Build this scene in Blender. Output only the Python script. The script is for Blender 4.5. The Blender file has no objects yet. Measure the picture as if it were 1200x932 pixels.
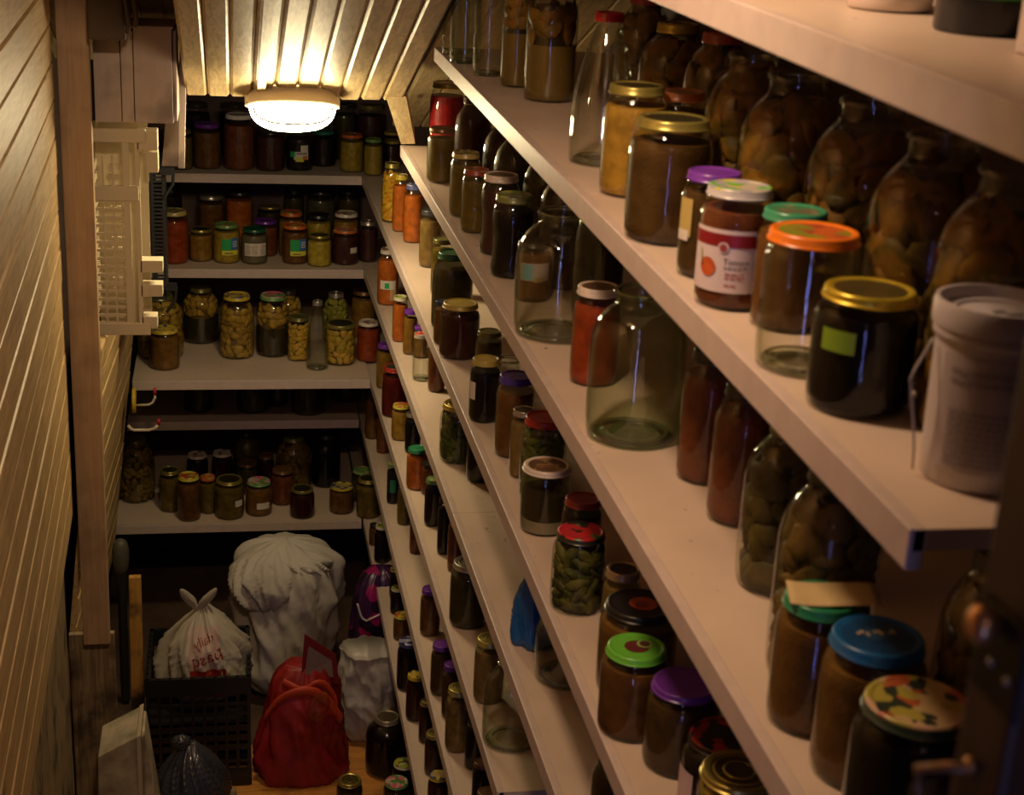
import bpy, bmesh, math, random
from mathutils import Vector, Matrix, noise, Euler
C = bpy.context.scene.collection
D = bpy.data
PI = math.pi
# ------------------------------------------------------------------ camera, world, lights, exposure
sc = bpy.context.scene
cd = D.cameras.new('camera'); cam = D.objects.new('camera', cd); C.objects.link(cam)
cam.matrix_world = Matrix(((0.983682,0.009580,-0.179662,0),(-0.172692,0.330434,-0.927896,0),(0.050477,0.943780,0.326696,0),(0,0,0,1)))
cd.sensor_width = 36; cd.lens = 36*1800/1200; cd.clip_start = .02
cd.dof.use_dof = True; cd.dof.focus_distance = 4.6; cd.dof.aperture_fstop = 10.0
sc.camera = cam
sc.view_settings.view_transform = 'Standard'; sc.view_settings.look = 'None'
sc.view_settings.gamma = 1; sc.view_settings.use_curve_mapping = False
sc.view_settings.exposure = 0.0
sc.cycles.transparent_max_bounces = 32
sc.cycles.max_bounces = 8
w = D.worlds.new('world'); sc.world = w; w.use_nodes = True
w.node_tree.nodes['Background'].inputs[0].default_value = (.012,.010,.014,1)
w.node_tree.nodes['Background'].inputs[1].default_value = 1.0
LAMP = 90.0            # strength of the bulkhead lamp's diffuser
def area(name, loc, look, sx, sy, e, col):
    l = D.lights.new(name, 'AREA'); l.shape = 'RECTANGLE'; l.size = sx; l.size_y = sy; l.energy = e; l.color = col
    o = D.objects.new(name, l); C.objects.link(o); o.location = loc
    o.rotation_euler = (Vector(look)-Vector(loc)).to_track_quat('-Z','Y').to_euler(); return o
area('rear_fill_light', (.0,-1.3,.75), (.35,2.5,-.9), 1.2, .25, 1.8, (1.0,.62,.58))  # unseen warm fill added behind the camera to lift faces turned towards it
area('second_ceiling_light', (.10,1.45,.39), (.25,2.6,-.9), .16, .10, 14.0, (1.0,.68,.43))
area('door_gap_daylight', (-.40,-1.15,-1.35), (.5,1.5,-1.35), .05, 1.9, 5.0, (.30,.36,1.0))

# ------------------------------------------------------------------ materials
MATS = {}
def mat(name, col, rough=.5, metal=0, spec=.5, bump=0, bscale=200, var=0, vscale=8, coat=0):
    if name in MATS: return MATS[name]
    m = D.materials.new(name); m.use_nodes = True; nt = m.node_tree; b = nt.nodes['Principled BSDF']
    b.inputs['Base Color'].default_value = (*col,1); b.inputs['Roughness'].default_value = rough
    b.inputs['Metallic'].default_value = metal; b.inputs['Specular IOR Level'].default_value = spec
    b.inputs['Coat Weight'].default_value = coat
    if var or bump:
        tc = nt.nodes.new('ShaderNodeTexCoord')
    if var:
        n = nt.nodes.new('ShaderNodeTexNoise'); n.inputs['Scale'].default_value = vscale; n.inputs['Detail'].default_value = 4
        nt.links.new(tc.outputs['Object'], n.inputs['Vector'])
        r = nt.nodes.new('ShaderNodeValToRGB'); r.color_ramp.elements[0].position = .35; r.color_ramp.elements[1].position = .65
        r.color_ramp.elements[0].color = (*[c*(1-var) for c in col],1); r.color_ramp.elements[1].color = (*[min(1,c*(1+var*.7)) for c in col],1)
        nt.links.new(n.outputs['Fac'], r.inputs['Fac']); nt.links.new(r.outputs['Color'], b.inputs['Base Color'])
    if bump:
        n2 = nt.nodes.new('ShaderNodeTexNoise'); n2.inputs['Scale'].default_value = bscale; n2.inputs['Detail'].default_value = 3
        nt.links.new(tc.outputs['Object'], n2.inputs['Vector'])
        bp = nt.nodes.new('ShaderNodeBump'); bp.inputs['Strength'].default_value = bump; bp.inputs['Distance'].default_value = .004
        nt.links.new(n2.outputs['Fac'], bp.inputs['Height']); nt.links.new(bp.outputs['Normal'], b.inputs['Normal'])
    MATS[name] = m; return m
def pattern(name, cols, scale=70, rough=.28, kind='voronoi', bands=None):
    if name in MATS: return MATS[name]
    m = D.materials.new(name); m.use_nodes = True; nt = m.node_tree; b = nt.nodes['Principled BSDF']
    b.inputs['Roughness'].default_value = rough
    tc = nt.nodes.new('ShaderNodeTexCoord')
    if kind == 'voronoi':
        n0 = nt.nodes.new('ShaderNodeTexNoise'); n0.inputs['Scale'].default_value = scale*.7; nt.links.new(tc.outputs['Object'], n0.inputs['Vector'])
        mx = nt.nodes.new('ShaderNodeMixRGB'); mx.inputs[0].default_value = .02
        nt.links.new(tc.outputs['Object'], mx.inputs[1]); nt.links.new(n0.outputs['Color'], mx.inputs[2])
        v = nt.nodes.new('ShaderNodeTexVoronoi'); v.inputs['Scale'].default_value = scale; nt.links.new(mx.outputs[0], v.inputs['Vector'])
        sp = nt.nodes.new('ShaderNodeSeparateColor'); nt.links.new(v.outputs['Color'], sp.inputs[0]); fac = sp.outputs[0]
    else:
        g = nt.nodes.new('ShaderNodeTexChecker'); g.inputs['Scale'].default_value = scale
        nt.links.new(tc.outputs['Object'], g.inputs['Vector']); fac = g.outputs['Fac']
    r = nt.nodes.new('ShaderNodeValToRGB'); r.color_ramp.interpolation = 'CONSTANT'
    els = r.color_ramp.elements; els[0].position = 0; els[0].color = (*cols[0],1); els[1].position = 1/len(cols); els[1].color = (*cols[1],1)
    for i in range(2, len(cols)): e = els.new(i/len(cols)); e.color = (*cols[i],1)
    nt.links.new(fac, r.inputs['Fac']); nt.links.new(r.outputs['Color'], b.inputs['Base Color'])
    MATS[name] = m; return m
def glass(name, tint, edge, base=.02):
    m = D.materials.new(name); m.use_nodes = True; nt = m.node_tree; nt.nodes.clear()
    out = nt.nodes.new('ShaderNodeOutputMaterial'); mix = nt.nodes.new('ShaderNodeMixShader')
    tr = nt.nodes.new('ShaderNodeBsdfTransparent'); gl = nt.nodes.new('ShaderNodeBsdfGlossy'); gl.inputs['Roughness'].default_value = .03
    lw = nt.nodes.new('ShaderNodeLayerWeight'); lw.inputs['Blend'].default_value = .25
    mc = nt.nodes.new('ShaderNodeMixRGB'); mc.inputs[1].default_value = (*tint,1); mc.inputs[2].default_value = (*edge,1)
    nt.links.new(lw.outputs['Facing'], mc.inputs[0]); nt.links.new(mc.outputs[0], tr.inputs['Color'])
    tc = nt.nodes.new('ShaderNodeTexCoord'); n = nt.nodes.new('ShaderNodeTexNoise'); n.inputs['Scale'].default_value = 22; nt.links.new(tc.outputs['Object'], n.inputs['Vector'])
    bp = nt.nodes.new('ShaderNodeBump'); bp.inputs['Strength'].default_value = .25; bp.inputs['Distance'].default_value = .004
    nt.links.new(n.outputs['Fac'], bp.inputs['Height']); nt.links.new(bp.outputs['Normal'], gl.inputs['Normal'])
    lf = nt.nodes.new('ShaderNodeLayerWeight'); lf.inputs['Blend'].default_value = .5
    pw = nt.nodes.new('ShaderNodeMath'); pw.operation = 'POWER'; pw.inputs[1].default_value = 4.5; nt.links.new(lf.outputs['Facing'], pw.inputs[0])
    fr = nt.nodes.new('ShaderNodeMath'); fr.operation = 'MULTIPLY_ADD'; fr.inputs[1].default_value = .85; fr.inputs[2].default_value = .045; nt.links.new(pw.outputs[0], fr.inputs[0])
    nt.links.new(fr.outputs[0], mix.inputs[0]); nt.links.new(tr.outputs[0], mix.inputs[1]); nt.links.new(gl.outputs[0], mix.inputs[2])
    nt.links.new(mix.outputs[0], out.inputs[0]); MATS[name] = m; return m
GL = glass('jar_glass', (.98,.985,.96), (.75,.78,.68))
GLC = glass('clear_glass', (.98,.985,.965), (.70,.73,.60))
GLG = glass('green_glass', (.94,.965,.91), (.58,.66,.50))
GTH=D.materials.new('thick_glass'); GTH.use_nodes=True; _b=GTH.node_tree.nodes['Principled BSDF']; _b.inputs['Base Color'].default_value=(.80,.88,.76,1); _b.inputs['Transmission Weight'].default_value=1; _b.inputs['Roughness'].default_value=.04; _b.inputs['IOR'].default_value=1.45
def wood(name, c1, c2, rough=.38, dirt=0, sc_=(1,1,1), gloss=.5):
    m = D.materials.new(name); m.use_nodes = True; nt = m.node_tree; b = nt.nodes['Principled BSDF']
    tc = nt.nodes.new('ShaderNodeTexCoord'); mp = nt.nodes.new('ShaderNodeMapping'); mp.inputs['Scale'].default_value = sc_
    nt.links.new(tc.outputs['Object'], mp.inputs['Vector'])
    n = nt.nodes.new('ShaderNodeTexNoise'); n.inputs['Scale'].default_value = 6; n.inputs['Detail'].default_value = 6; n.inputs['Distortion'].default_value = 1.2
    nt.links.new(mp.outputs[0], n.inputs['Vector'])
    r = nt.nodes.new('ShaderNodeValToRGB'); r.color_ramp.elements[0].position = .36; r.color_ramp.elements[1].position = .62
    r.color_ramp.elements[0].color = (*c1,1); r.color_ramp.elements[1].color = (*c2,1); nt.links.new(n.outputs['Fac'], r.inputs['Fac'])
    k = nt.nodes.new('ShaderNodeTexVoronoi'); k.inputs['Scale'].default_value = 2.2
    mp2 = nt.nodes.new('ShaderNodeMapping'); mp2.inputs['Scale'].default_value = [1+(s-1)*.18 for s in sc_]; nt.links.new(tc.outputs['Object'], mp2.inputs['Vector'])
    nt.links.new(mp2.outputs[0], k.inputs['Vector'])
    kr = nt.nodes.new('ShaderNodeValToRGB'); kr.color_ramp.elements[0].position = .03; kr.color_ramp.elements[0].color = (1,1,1,1)
    kr.color_ramp.elements[1].position = .10; kr.color_ramp.elements[1].color = (0,0,0,1); nt.links.new(k.outputs['Distance'], kr.inputs['Fac'])
    mx = nt.nodes.new('ShaderNodeMixRGB'); mx.inputs[2].default_value = (c1[0]*.35,c1[1]*.28,c1[2]*.22,1)
    nt.links.new(kr.outputs['Color'], mx.inputs[0]); nt.links.new(r.outputs['Color'], mx.inputs[1]); last = mx
    if dirt:
        n3 = nt.nodes.new('ShaderNodeTexNoise'); n3.inputs['Scale'].default_value = 9; n3.inputs['Detail'].default_value = 8; nt.links.new(tc.outputs['Object'], n3.inputs['Vector'])
        r3 = nt.nodes.new('ShaderNodeValToRGB'); r3.color_ramp.elements[0].position = .5; r3.color_ramp.elements[1].position = .68; nt.links.new(n3.outputs['Fac'], r3.inputs['Fac'])
        mu = nt.nodes.new('ShaderNodeMath'); mu.operation = 'MULTIPLY'; mu.inputs[1].default_value = dirt; nt.links.new(r3.outputs['Color'], mu.inputs[0])
        m3 = nt.nodes.new('ShaderNodeMixRGB'); m3.inputs[2].default_value = (.03,.022,.016,1); nt.links.new(mu.outputs[0], m3.inputs[0]); nt.links.new(mx.outputs[0], m3.inputs[1]); last = m3
    nt.links.new(last.outputs[0], b.inputs['Base Color']); b.inputs['Roughness'].default_value = rough; b.inputs['Specular IOR Level'].default_value = gloss
    bp = nt.nodes.new('ShaderNodeBump'); bp.inputs['Strength'].default_value = .12; bp.inputs['Distance'].default_value = .003
    nt.links.new(n.outputs['Fac'], bp.inputs['Height']); nt.links.new(bp.outputs['Normal'], b.inputs['Normal'])
    MATS[name] = m; return m
PINE_Y = wood('pine_along_wall', (.48,.30,.12), (.68,.47,.22), .5, .15, (14,.8,14))
PINE_C = wood('pine_ceiling', (.46,.34,.17), (.66,.52,.29), .45, .12, (11,.45,5), .4)
PINE_D = wood('dirty_pine', (.20,.14,.075), (.38,.28,.15), .7, .9, (14,14,.9))
PINE_B = wood('dark_board', (.050,.032,.026), (.085,.055,.042), .7, .4, (1,12,12))
FLOORW = wood('orange_floor_board', (.46,.19,.04), (.62,.28,.06), .5, .45, (1,14,14))
POSTM = wood('painted_post', (.46,.30,.17), (.53,.36,.21), .5, .25, (14,14,.8))
PLANKM = wood('old_yellow_plank', (.50,.25,.05), (.62,.34,.08), .6, 1.0, (10,10,1))
DOORM = wood('dark_brown_door', (.060,.030,.014), (.085,.044,.022), .5, .3, (10,10,1))
def shelf_mat():
    m = mat('painted_shelf', (.56,.44,.37), .42, 0, .45, .12, 60)
    nt = m.node_tree; b = nt.nodes['Principled BSDF']; tc = nt.nodes.new('ShaderNodeTexCoord')
    n = nt.nodes.new('ShaderNodeTexNoise'); n.inputs['Scale'].default_value = 3.5; n.inputs['Detail'].default_value = 8; nt.links.new(tc.outputs['Object'], n.inputs['Vector'])
    r = nt.nodes.new('ShaderNodeValToRGB'); r.color_ramp.elements[0].position = .38; r.color_ramp.elements[0].color = (.61,.475,.375,1); r.color_ramp.elements[1].position = .72; r.color_ramp.elements[1].color = (.50,.385,.30,1)
    nt.links.new(n.outputs['Fac'], r.inputs['Fac'])
    n2 = nt.nodes.new('ShaderNodeTexNoise'); n2.inputs['Scale'].default_value = 38; n2.inputs['Detail'].default_value = 3; nt.links.new(tc.outputs['Object'], n2.inputs['Vector'])
    r2 = nt.nodes.new('ShaderNodeValToRGB'); r2.color_ramp.elements[0].position = .70; r2.color_ramp.elements[1].position = .76; nt.links.new(n2.outputs['Fac'], r2.inputs['Fac'])
    mx = nt.nodes.new('ShaderNodeMixRGB'); mx.inputs[2].default_value = (.17,.12,.085,1); nt.links.new(r2.outputs['Color'], mx.inputs[0]); nt.links.new(r.outputs['Color'], mx.inputs[1])
    nt.links.new(mx.outputs[0], b.inputs['Base Color']); return m
SHELFM = shelf_mat()
SHEDGE = mat('shelf_front_edge', (.52,.41,.36), .45, var=.06, vscale=30)

# ------------------------------------------------------------------ mesh helpers
class MB:
    def __init__(s): s.v=[]; s.f=[]; s.m=[]
    def add(s, vs, fs, mi=0):
        o=len(s.v); s.v+= [tuple(v) for v in vs]; s.f += [tuple(i+o for i in f) for f in fs]; s.m += [mi]*len(fs)
    def box(s, a, b, mi=0):
        x0,y0,z0=a; x1,y1,z1=b
        s.add([(x0,y0,z0),(x1,y0,z0),(x1,y1,z0),(x0,y1,z0),(x0,y0,z1),(x1,y0,z1),(x1,y1,z1),(x0,y1,z1)],
              [(0,3,2,1),(4,5,6,7),(0,1,5,4),(1,2,6,5),(2,3,7,6),(3,0,4,7)], mi)
    def hexa(s, p, mi=0):      # 8 corners: bottom ring, top ring
        s.add(p, [(0,3,2,1),(4,5,6,7),(0,1,5,4),(1,2,6,5),(2,3,7,6),(3,0,4,7)], mi)
    def lathe(s, prof, n=40, c=(0,0,0), mids=None, close_top=False):
        vs=[]; fs=[]; ms=[]
        for (r,z) in prof:
            for i in range(n):
                a=2*PI*i/n; vs.append((c[0]+r*math.cos(a), c[1]+r*math.sin(a), c[2]+z))
        for k in range(len(prof)-1):
            for i in range(n):
                j=(i+1)%n; fs.append((k*n+i,k*n+j,(k+1)*n+j,(k+1)*n+i)); ms.append(mids[k] if mids else 0)
        o=len(s.v); s.v+=vs; s.f+=[tuple(i+o for i in f) for f in fs]; s.m+=ms
    def tube(s, pts, r, n=8, mi=0):
        pts=[Vector(p) for p in pts]; vs=[]; fs=[]
        up=Vector((.13,.21,.97))
        for k,p in enumerate(pts):
            t=(pts[min(k+1,len(pts)-1)]-pts[max(k-1,0)]).normalized(); a=t.cross(up)
            if a.length<.1: a=t.cross(Vector((1,0,0)))
            a.normalize(); b=t.cross(a).normalized()
            rr=r[k] if isinstance(r,(list,tuple)) else r
            for i in range(n): q=2*PI*i/n; vs.append(p+(a*math.cos(q)+b*math.sin(q))*rr)
        for k in range(len(pts)-1):
            for i in range(n): j=(i+1)%n; fs.append((k*n+i,k*n+j,(k+1)*n+j,(k+1)*n+i))
        fs.append(tuple(range(n-1,-1,-1))); fs.append(tuple((len(pts)-1)*n+i for i in range(n)))
        s.add(vs,fs,mi)
    def blob(s, c, ax, rot, mi=0, nu=9, nv=6, sd=0, nz=.14):
        vs=[];fs=[]; M=rot
        for k in range(nv+1):
            th=PI*k/nv
            for i in range(nu):
                ph=2*PI*i/nu; d=Vector((math.sin(th)*math.cos(ph),math.sin(th)*math.sin(ph),math.cos(th)))
                q=1+nz*noise.noise(d*1.3+Vector((sd,sd*.7,0)))*2
                vs.append(Vector(c)+M@Vector((d.x*ax[0]*q,d.y*ax[1]*q,d.z*ax[2]*q)))
        for k in range(nv):
            for i in range(nu): j=(i+1)%nu; fs.append((k*nu+i,(k+1)*nu+i,(k+1)*nu+j,k*nu+j))
        s.add(vs,fs,mi)
    def build(s, name, mats, parent=None, smooth=True, loc=None, bevel=0, ang=None):
        me=D.meshes.new(name); me.from_pydata(s.v,[],s.f)
        if not isinstance(mats,(list,tuple)): mats=[mats]
        for m in mats: me.materials.append(m)
        me.polygons.foreach_set('material_index', s.m)
        if smooth:
            me.polygons.foreach_set('use_smooth',[True]*len(s.f))
        me.update()
        if smooth and ang: me.set_sharp_from_angle(angle=math.radians(ang))
        o=D.objects.new(name,me); C.objects.link(o)
        if loc: o.location=loc
        if parent: o.parent=parent
        if bevel:
            b=o.modifiers.new('bevel','BEVEL'); b.width=bevel; b.segments=2; b.limit_method='ANGLE'
        return o
def tag(o,label=None,cat=None,group=None,kind=None):
    if label: o['label']=label
    if cat: o['category']=cat
    if group: o['group']=group
    if kind: o['kind']=kind
    return o
def empty(name, loc, label, cat, group=None, rz=0):
    o=D.objects.new(name,None); o.empty_display_size=.02; C.objects.link(o); o.location=loc; o.rotation_euler=(0,0,rz); return tag(o,label,cat,group)
def chaikin(p, it=2):
    for _ in range(it):
        q=[p[0]]
        for a,b in zip(p,p[1:]):
            q.append((a[0]*.75+b[0]*.25,a[1]*.75+b[1]*.25)); q.append((a[0]*.25+b[0]*.75,a[1]*.25+b[1]*.75))
        q.append(p[-1]); p=q
    return p
def text_data(s, size, extr=0):
    c=D.curves.new('t','FONT'); c.body=s; c.size=size; c.align_x='CENTER'; c.align_y='CENTER'; c.resolution_u=2
    o=D.objects.new('t',c); C.objects.link(o); dg=bpy.context.evaluated_depsgraph_get(); dg.update()
    e=o.evaluated_get(dg); me=e.to_mesh(); v=[tuple(x.co) for x in me.vertices]; f=[tuple(p.vertices) for p in me.polygons]
    e.to_mesh_clear(); D.objects.remove(o); D.curves.remove(c); return v,f

# ------------------------------------------------------------------ the setting
def boards(name, o, u, v, n, L, count, pitch, th=.015, bev=.007, m=PINE_Y, split=None):
    # boards run along u, stacked along v, faces towards n, with bevelled long edges
    o,u,v,n=Vector(o),Vector(u).normalized(),Vector(v).normalized(),Vector(n).normalized(); mb=MB(); rnd=random.Random(3)
    for k in range(count):
        a=k*pitch+.0008; b=(k+1)*pitch-.0008; e=rnd.uniform(-.0012,.0012)
        sec=[(a,-th),(a,-bev),(a+bev,e),(b-bev,e),(b,-bev),(b,-th)]
        p=[o+v*s+n*t for s,t in sec]; q=[x+u*L for x in p]; ns=len(sec)
        mb.add(p+q, [(i,(i+1)%ns,ns+(i+1)%ns,ns+i) for i in range(ns)]+[tuple(range(ns-1,-1,-1)),tuple(range(ns,2*ns))])
    ob=mb.build(name,m,smooth=False); tag(ob,kind='structure'); return ob
def slab(name, corners, n, th, m, kind='structure'):
    p=[Vector(c) for c in corners]; nn=Vector(n).normalized()*th; mb=MB(); mb.hexa(p+[x+nn for x in p]); o=mb.build(name,m,smooth=False); 
    if kind: tag(o,kind=kind)
    return o
BACKM = mat('back_wall_paint', (.085,.045,.042), .8, var=.35, vscale=5)
slab('floor', [(-1.2,-1.5,-2.90),(1.2,-1.5,-2.90),(1.2,6.5,-2.90),(-1.2,6.5,-2.90)], (0,0,-1), .05, mat('dark_floor',(.09,.05,.03),.8,var=.3))
fb=boards('floor', (-.6,3.2,-2.885), (1,0,0), (0,1,0), (0,0,1), 1.75, 8, .18, .018, .002, FLOORW)
slab('wall_back', [(-.8,6.29,-3),(1.2,6.29,-3),(1.2,6.29,.4),(-.8,6.29,.4)], (0,1,0), .05, BACKM)
slab('wall_right', [(1.04,-1.5,-3),(1.04,6.3,-3),(1.04,6.3,1.6),(1.04,-1.5,1.6)], (1,0,0), .05, PINE_B)
slab('wall_left', [(-.50,3.9,-3),(-.50,6.3,-3),(-.50,6.3,.4),(-.50,3.9,.4)], (-1,0,0), .05, PINE_B)
# boarded left wall, nearly level boards running to the post
boards('wall_left', (-.4255+.0999,.28,-1.805+.0), (-.027,1,.023), (0,0,1), (1,.027,0), 3.69, 26, .093, .02, .0045, PINE_Y)
slab('wall_left', [(-.36,.2,-3),(-.455,3.95,-3),(-.455,3.95,1.9),(-.36,.2,1.9)], (-1,0,0), .04, PINE_D)
# leaning boarded panel beyond the post
ux=Vector((-.334+.385,1.27,0)); pv=Vector((.111,0,1)).normalized()
boards('wall_left', Vector((-.385,4.06,-1.61))-pv*.86, (.04,1,0), pv, (1,-.04,-.111), 1.24, 13, .09, .018, .005, PINE_Y)
boards('wall_left', (-.445,4.02,-2.88), (0,0,1), (0,1,0), (1,0,0), .72, 6, .12, .012, .004, PINE_D)
mb=MB(); mb.hexa([(-.417,3.995,-2.135),(-.345,3.995,-2.135),(-.345,4.03,-2.135),(-.417,4.03,-2.135),(-.417,3.995,.9),(-.334,3.995,.9),(-.334,4.03,.9),(-.417,4.03,.9)])
po=mb.build('trim_1',POSTM,smooth=False,bevel=.003); tag(po,kind='structure')
slab('trim_2', [(-.46,4.03,-2.9),(-.335,4.03,-2.9),(-.335,4.05,-2.9),(-.46,4.05,-2.9)], (0,0,1), .78, PINE_D)
# sloping boarded ceiling and the higher facet over the shelves
cdr=Vector((0,1,-.38)).normalized(); cn=Vector((0,-.355,-.935)).normalized()
E0=Vector((-.47,4.40,-.648))
boards('ceiling', E0+Vector((.352,0,0)), -cdr, (1,0,0), cn, 4.8, 10, .0608, .016, .0075, PINE_C)
boards('ceiling', E0+Vector((-.13,.30,-.114))-cn*.17, -cdr, (1,0,0), cn, 5.0, 8, .062, .016, .005, PINE_C)
E1=Vector((.665,5.30,-.632-.38*.94+.12))
boards('ceiling', E1+Vector((-.11,0,0)), -cdr, (1,0,0), cn, 6.2, 5, .098, .016, .006, PINE_C)
slab('ceiling', [(-.6,4.75,-.50),(1.2,4.75,-.50),(1.2,-1.6,1.86),(-.6,-1.6,1.86)], (0,.3,1), .03, PINE_B)
# side closure of the step
mb=MB(); mb.hexa([(.440,4.37,-.640),(.500,4.512,-.792),(.540,4.50,-.788),(.494,4.36,-.632),(.440,4.39,-.600),(.500,4.53,-.75),(.540,4.53,-.75),(.494,4.39,-.600)])
tag(mb.build('trim_3',PINE_C,smooth=False),kind='structure')
mb=MB()
a=E0+Vector((.547,0,0)); mb.hexa([a+cn*.0,a+Vector((.022,0,0)),a+Vector((.022,0,0))-cdr*3,a-cdr*3, a+cn*.012,a+Vector((.022,0,0))+cn*.012,a+Vector((.022,0,0))-cdr*3+cn*.012,a-cdr*3+cn*.012])
tag(mb.build('trim_4',PINE_C,smooth=False),kind='structure')
# door frame edge close to the camera on the right
mb=MB(); mb.box((.344,.555,-2.9),(.50,.60,1.2)); dfm=mb.build('door_1',DOORM,smooth=False,bevel=.004); tag(dfm,kind='structure')
STEEL=mat('worn_steel',(.45,.42,.40),.35,.9); BRASS=mat('brass_knob',(.75,.42,.20),.3,.8)
lt=empty('door_latch',(.344,.574,-.326),'dark metal latch with round brass knob on the brown door frame at right','latch')
mb=MB(); mb.box((-.003,-.024,-.026),(-.0001,.018,.020)); mb.build('latch_plate',mat('black_iron',(.012,.012,.016),.4,.7),lt,bevel=.001,smooth=False)
mb=MB(); mb.lathe([(0,0),(.004,0),(.004,.004),(.0085,.006),(.0095,.010),(.006,.014),(0,.0145)],20); k=mb.build('knob',BRASS,lt,loc=(-.003,.000,.013)); k.rotation_euler=(0,-PI/2,0)
for dy,dz in ((0,-.007),(-.016,-.008)):
    mb=MB(); mb.lathe([(0,0),(.0022,0),(.0022,.0012),(0,.002)],12); k=mb.build('screw',STEEL,lt,loc=(-.003,dy,dz)); k.rotation_euler=(0,-PI/2,0)
bk=empty('corner_bracket',(.344,.580,-.390),'metal bracket with a screw on the lower brown door frame','bracket')
mb=MB(); mb.tube([(-.001,-.004,.000),(-.009,.010,-.008),(-.017,.020,-.015),(-.015,.020,-.024),(-.010,.020,-.040)],.0028,8); mb.build('bracket_arm',mat('brown_metal',(.34,.20,.11),.45,.6),bk)
mb=MB(); mb.lathe([(0,0),(.0042,0),(.0042,.002),(0,.003)],12); k=mb.build('screw',BRASS,bk,loc=(-.003,-.003,.001)); k.rotation_euler=(0,-PI/2,0)

# ------------------------------------------------------------------ shelves
SH={'L0':(-.1463,.01925,.42,2.95),'L1':(-.4636,.008535,.985,3.83),'L2':(-.7857,-.0028,.86,4.53),'L3':(-1.129,-.00386,1.25,6.27),'L4':(-1.3422,-.02394,1.7,6.27),'L5':(-1.6094,-.03513,2.515,6.27),'L6':(-2.0065,-.016,2.6,6.27),'L7':(-2.5245,.01704,3.0,6.27)}
ordn=['topmost','second','third','fourth','fifth','sixth','seventh','lowest']
def long_shelf(k, idx, seam=None):
    a,b,y0,y1=SH[k]
    e=empty('wall_shelf',(.5,y0,a+b*y0),'long white painted right wall shelf, %s of the long shelves'%ordn[idx] if idx else 'white right wall shelf carrying the white tub, topmost of the long shelves','shelf','long white shelves along the right wall')
    segs=[(y0,seam-.001),(seam+.001,y1)] if seam else [(y0,y1)]
    for (p,q) in segs:
        mb=MB(); z=lambda y:a+b*y-(a+b*y0)
        mb.hexa([(.004,p-y0,z(p)-.018),(.53,p-y0,z(p)-.018),(.53,q-y0,z(q)-.018),(.004,q-y0,z(q)-.018),(.004,p-y0,z(p)),(.53,p-y0,z(p)),(.53,q-y0,z(q)),(.004,q-y0,z(q))])
        mb.build('board',SHELFM,e,smooth=False)
        mb=MB(); mb.hexa([(0,p-y0,z(p)-.034),(.014,p-y0,z(p)-.034),(.014,q-y0,z(q)-.034),(0,q-y0,z(q)-.034),(0,p-y0,z(p)+.0005),(.014,p-y0,z(p)+.0005),(.014,q-y0,z(q)+.0005),(0,q-y0,z(q)+.0005)])
        mb.build('front_edge',SHEDGE,e,smooth=False,bevel=.0015)
for i,k in enumerate(['L0','L1','L2','L3','L4','L5','L6','L7']):
    long_shelf(k,i,{'L4':3.232,'L5':4.60}.get(k))
BS={'B3':(-1.151,5.835,-.30),'B4':(-1.478,5.672,-.32),'B5':(-1.796,5.312,-.346),'B6':(-2.09,5.688,-.395),'B7':(-2.432,5.482,-.438)}
bl={'B3':'white back wall shelf just below the lamp, topmost of the back shelves','B4':'white back wall shelf with the labelled jars, second from top','B5':'deep white back wall shelf with the empty bottle, middle of the back shelves','B6':'recessed dim back wall shelf above the lowest back shelf','B7':'lowest white back wall shelf, just above the sacks'}
for k,(z,y,x0) in BS.items():
    e=empty('wall_shelf',(x0,y,z),bl[k],'shelf','white shelves across the back wall')
    xr=.499-x0 if k not in('B6','B7') else .493-x0
    mb=MB(); mb.box((0,.004,-.018),(xr,6.27-y,0)); mb.build('board',SHELFM,e,smooth=False)
    mb=MB(); mb.box((0,0,-.034),(xr,.014,.0005)); mb.build('front_edge',SHEDGE,e,smooth=False,bevel=.0015)

# ------------------------------------------------------------------ jars
CONT={'olive':(.20,.135,.022),'dkolive':(.065,.050,.014),'amber':(.38,.20,.035),'amberb':(.26,.125,.028),'brown':(.20,.085,.022),'dkbrown':(.10,.052,.016),
'redbrown':(.24,.070,.028),'plum':(.075,.022,.026),'dark':(.022,.012,.011),'black':(.010,.006,.007),'mustard':(.38,.27,.035),'yellow':(.50,.39,.05),'tomato':(.42,.065,.018),
'orange':(.50,.13,.02),'tan':(.30,.19,.07),'gold':(.48,.28,.045),'dkred':(.060,.014,.010),'beet':(.40,.012,.022),'berry':(.13,.008,.010),'grey':(.13,.115,.09),'seeds':(.21,.18,.13)}
def cont_mat(k):
    f=.85 if k in('mustard','yellow','orange') else .62
    c=(CONT[k][0]*f,CONT[k][1]*f*.95,CONT[k][2]*f*.75); return mat('contents_'+k,c,.4,spec=.04 if k in('black','dark','dkred') else .15,bump=.3,bscale=260,var=.28,vscale=45 if k!='seeds' else 300)
BRINE=mat('dark_brine',(.030,.022,.008),.12); BRINEB=mat('amber_brine',(.12,.075,.018),.12)
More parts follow.
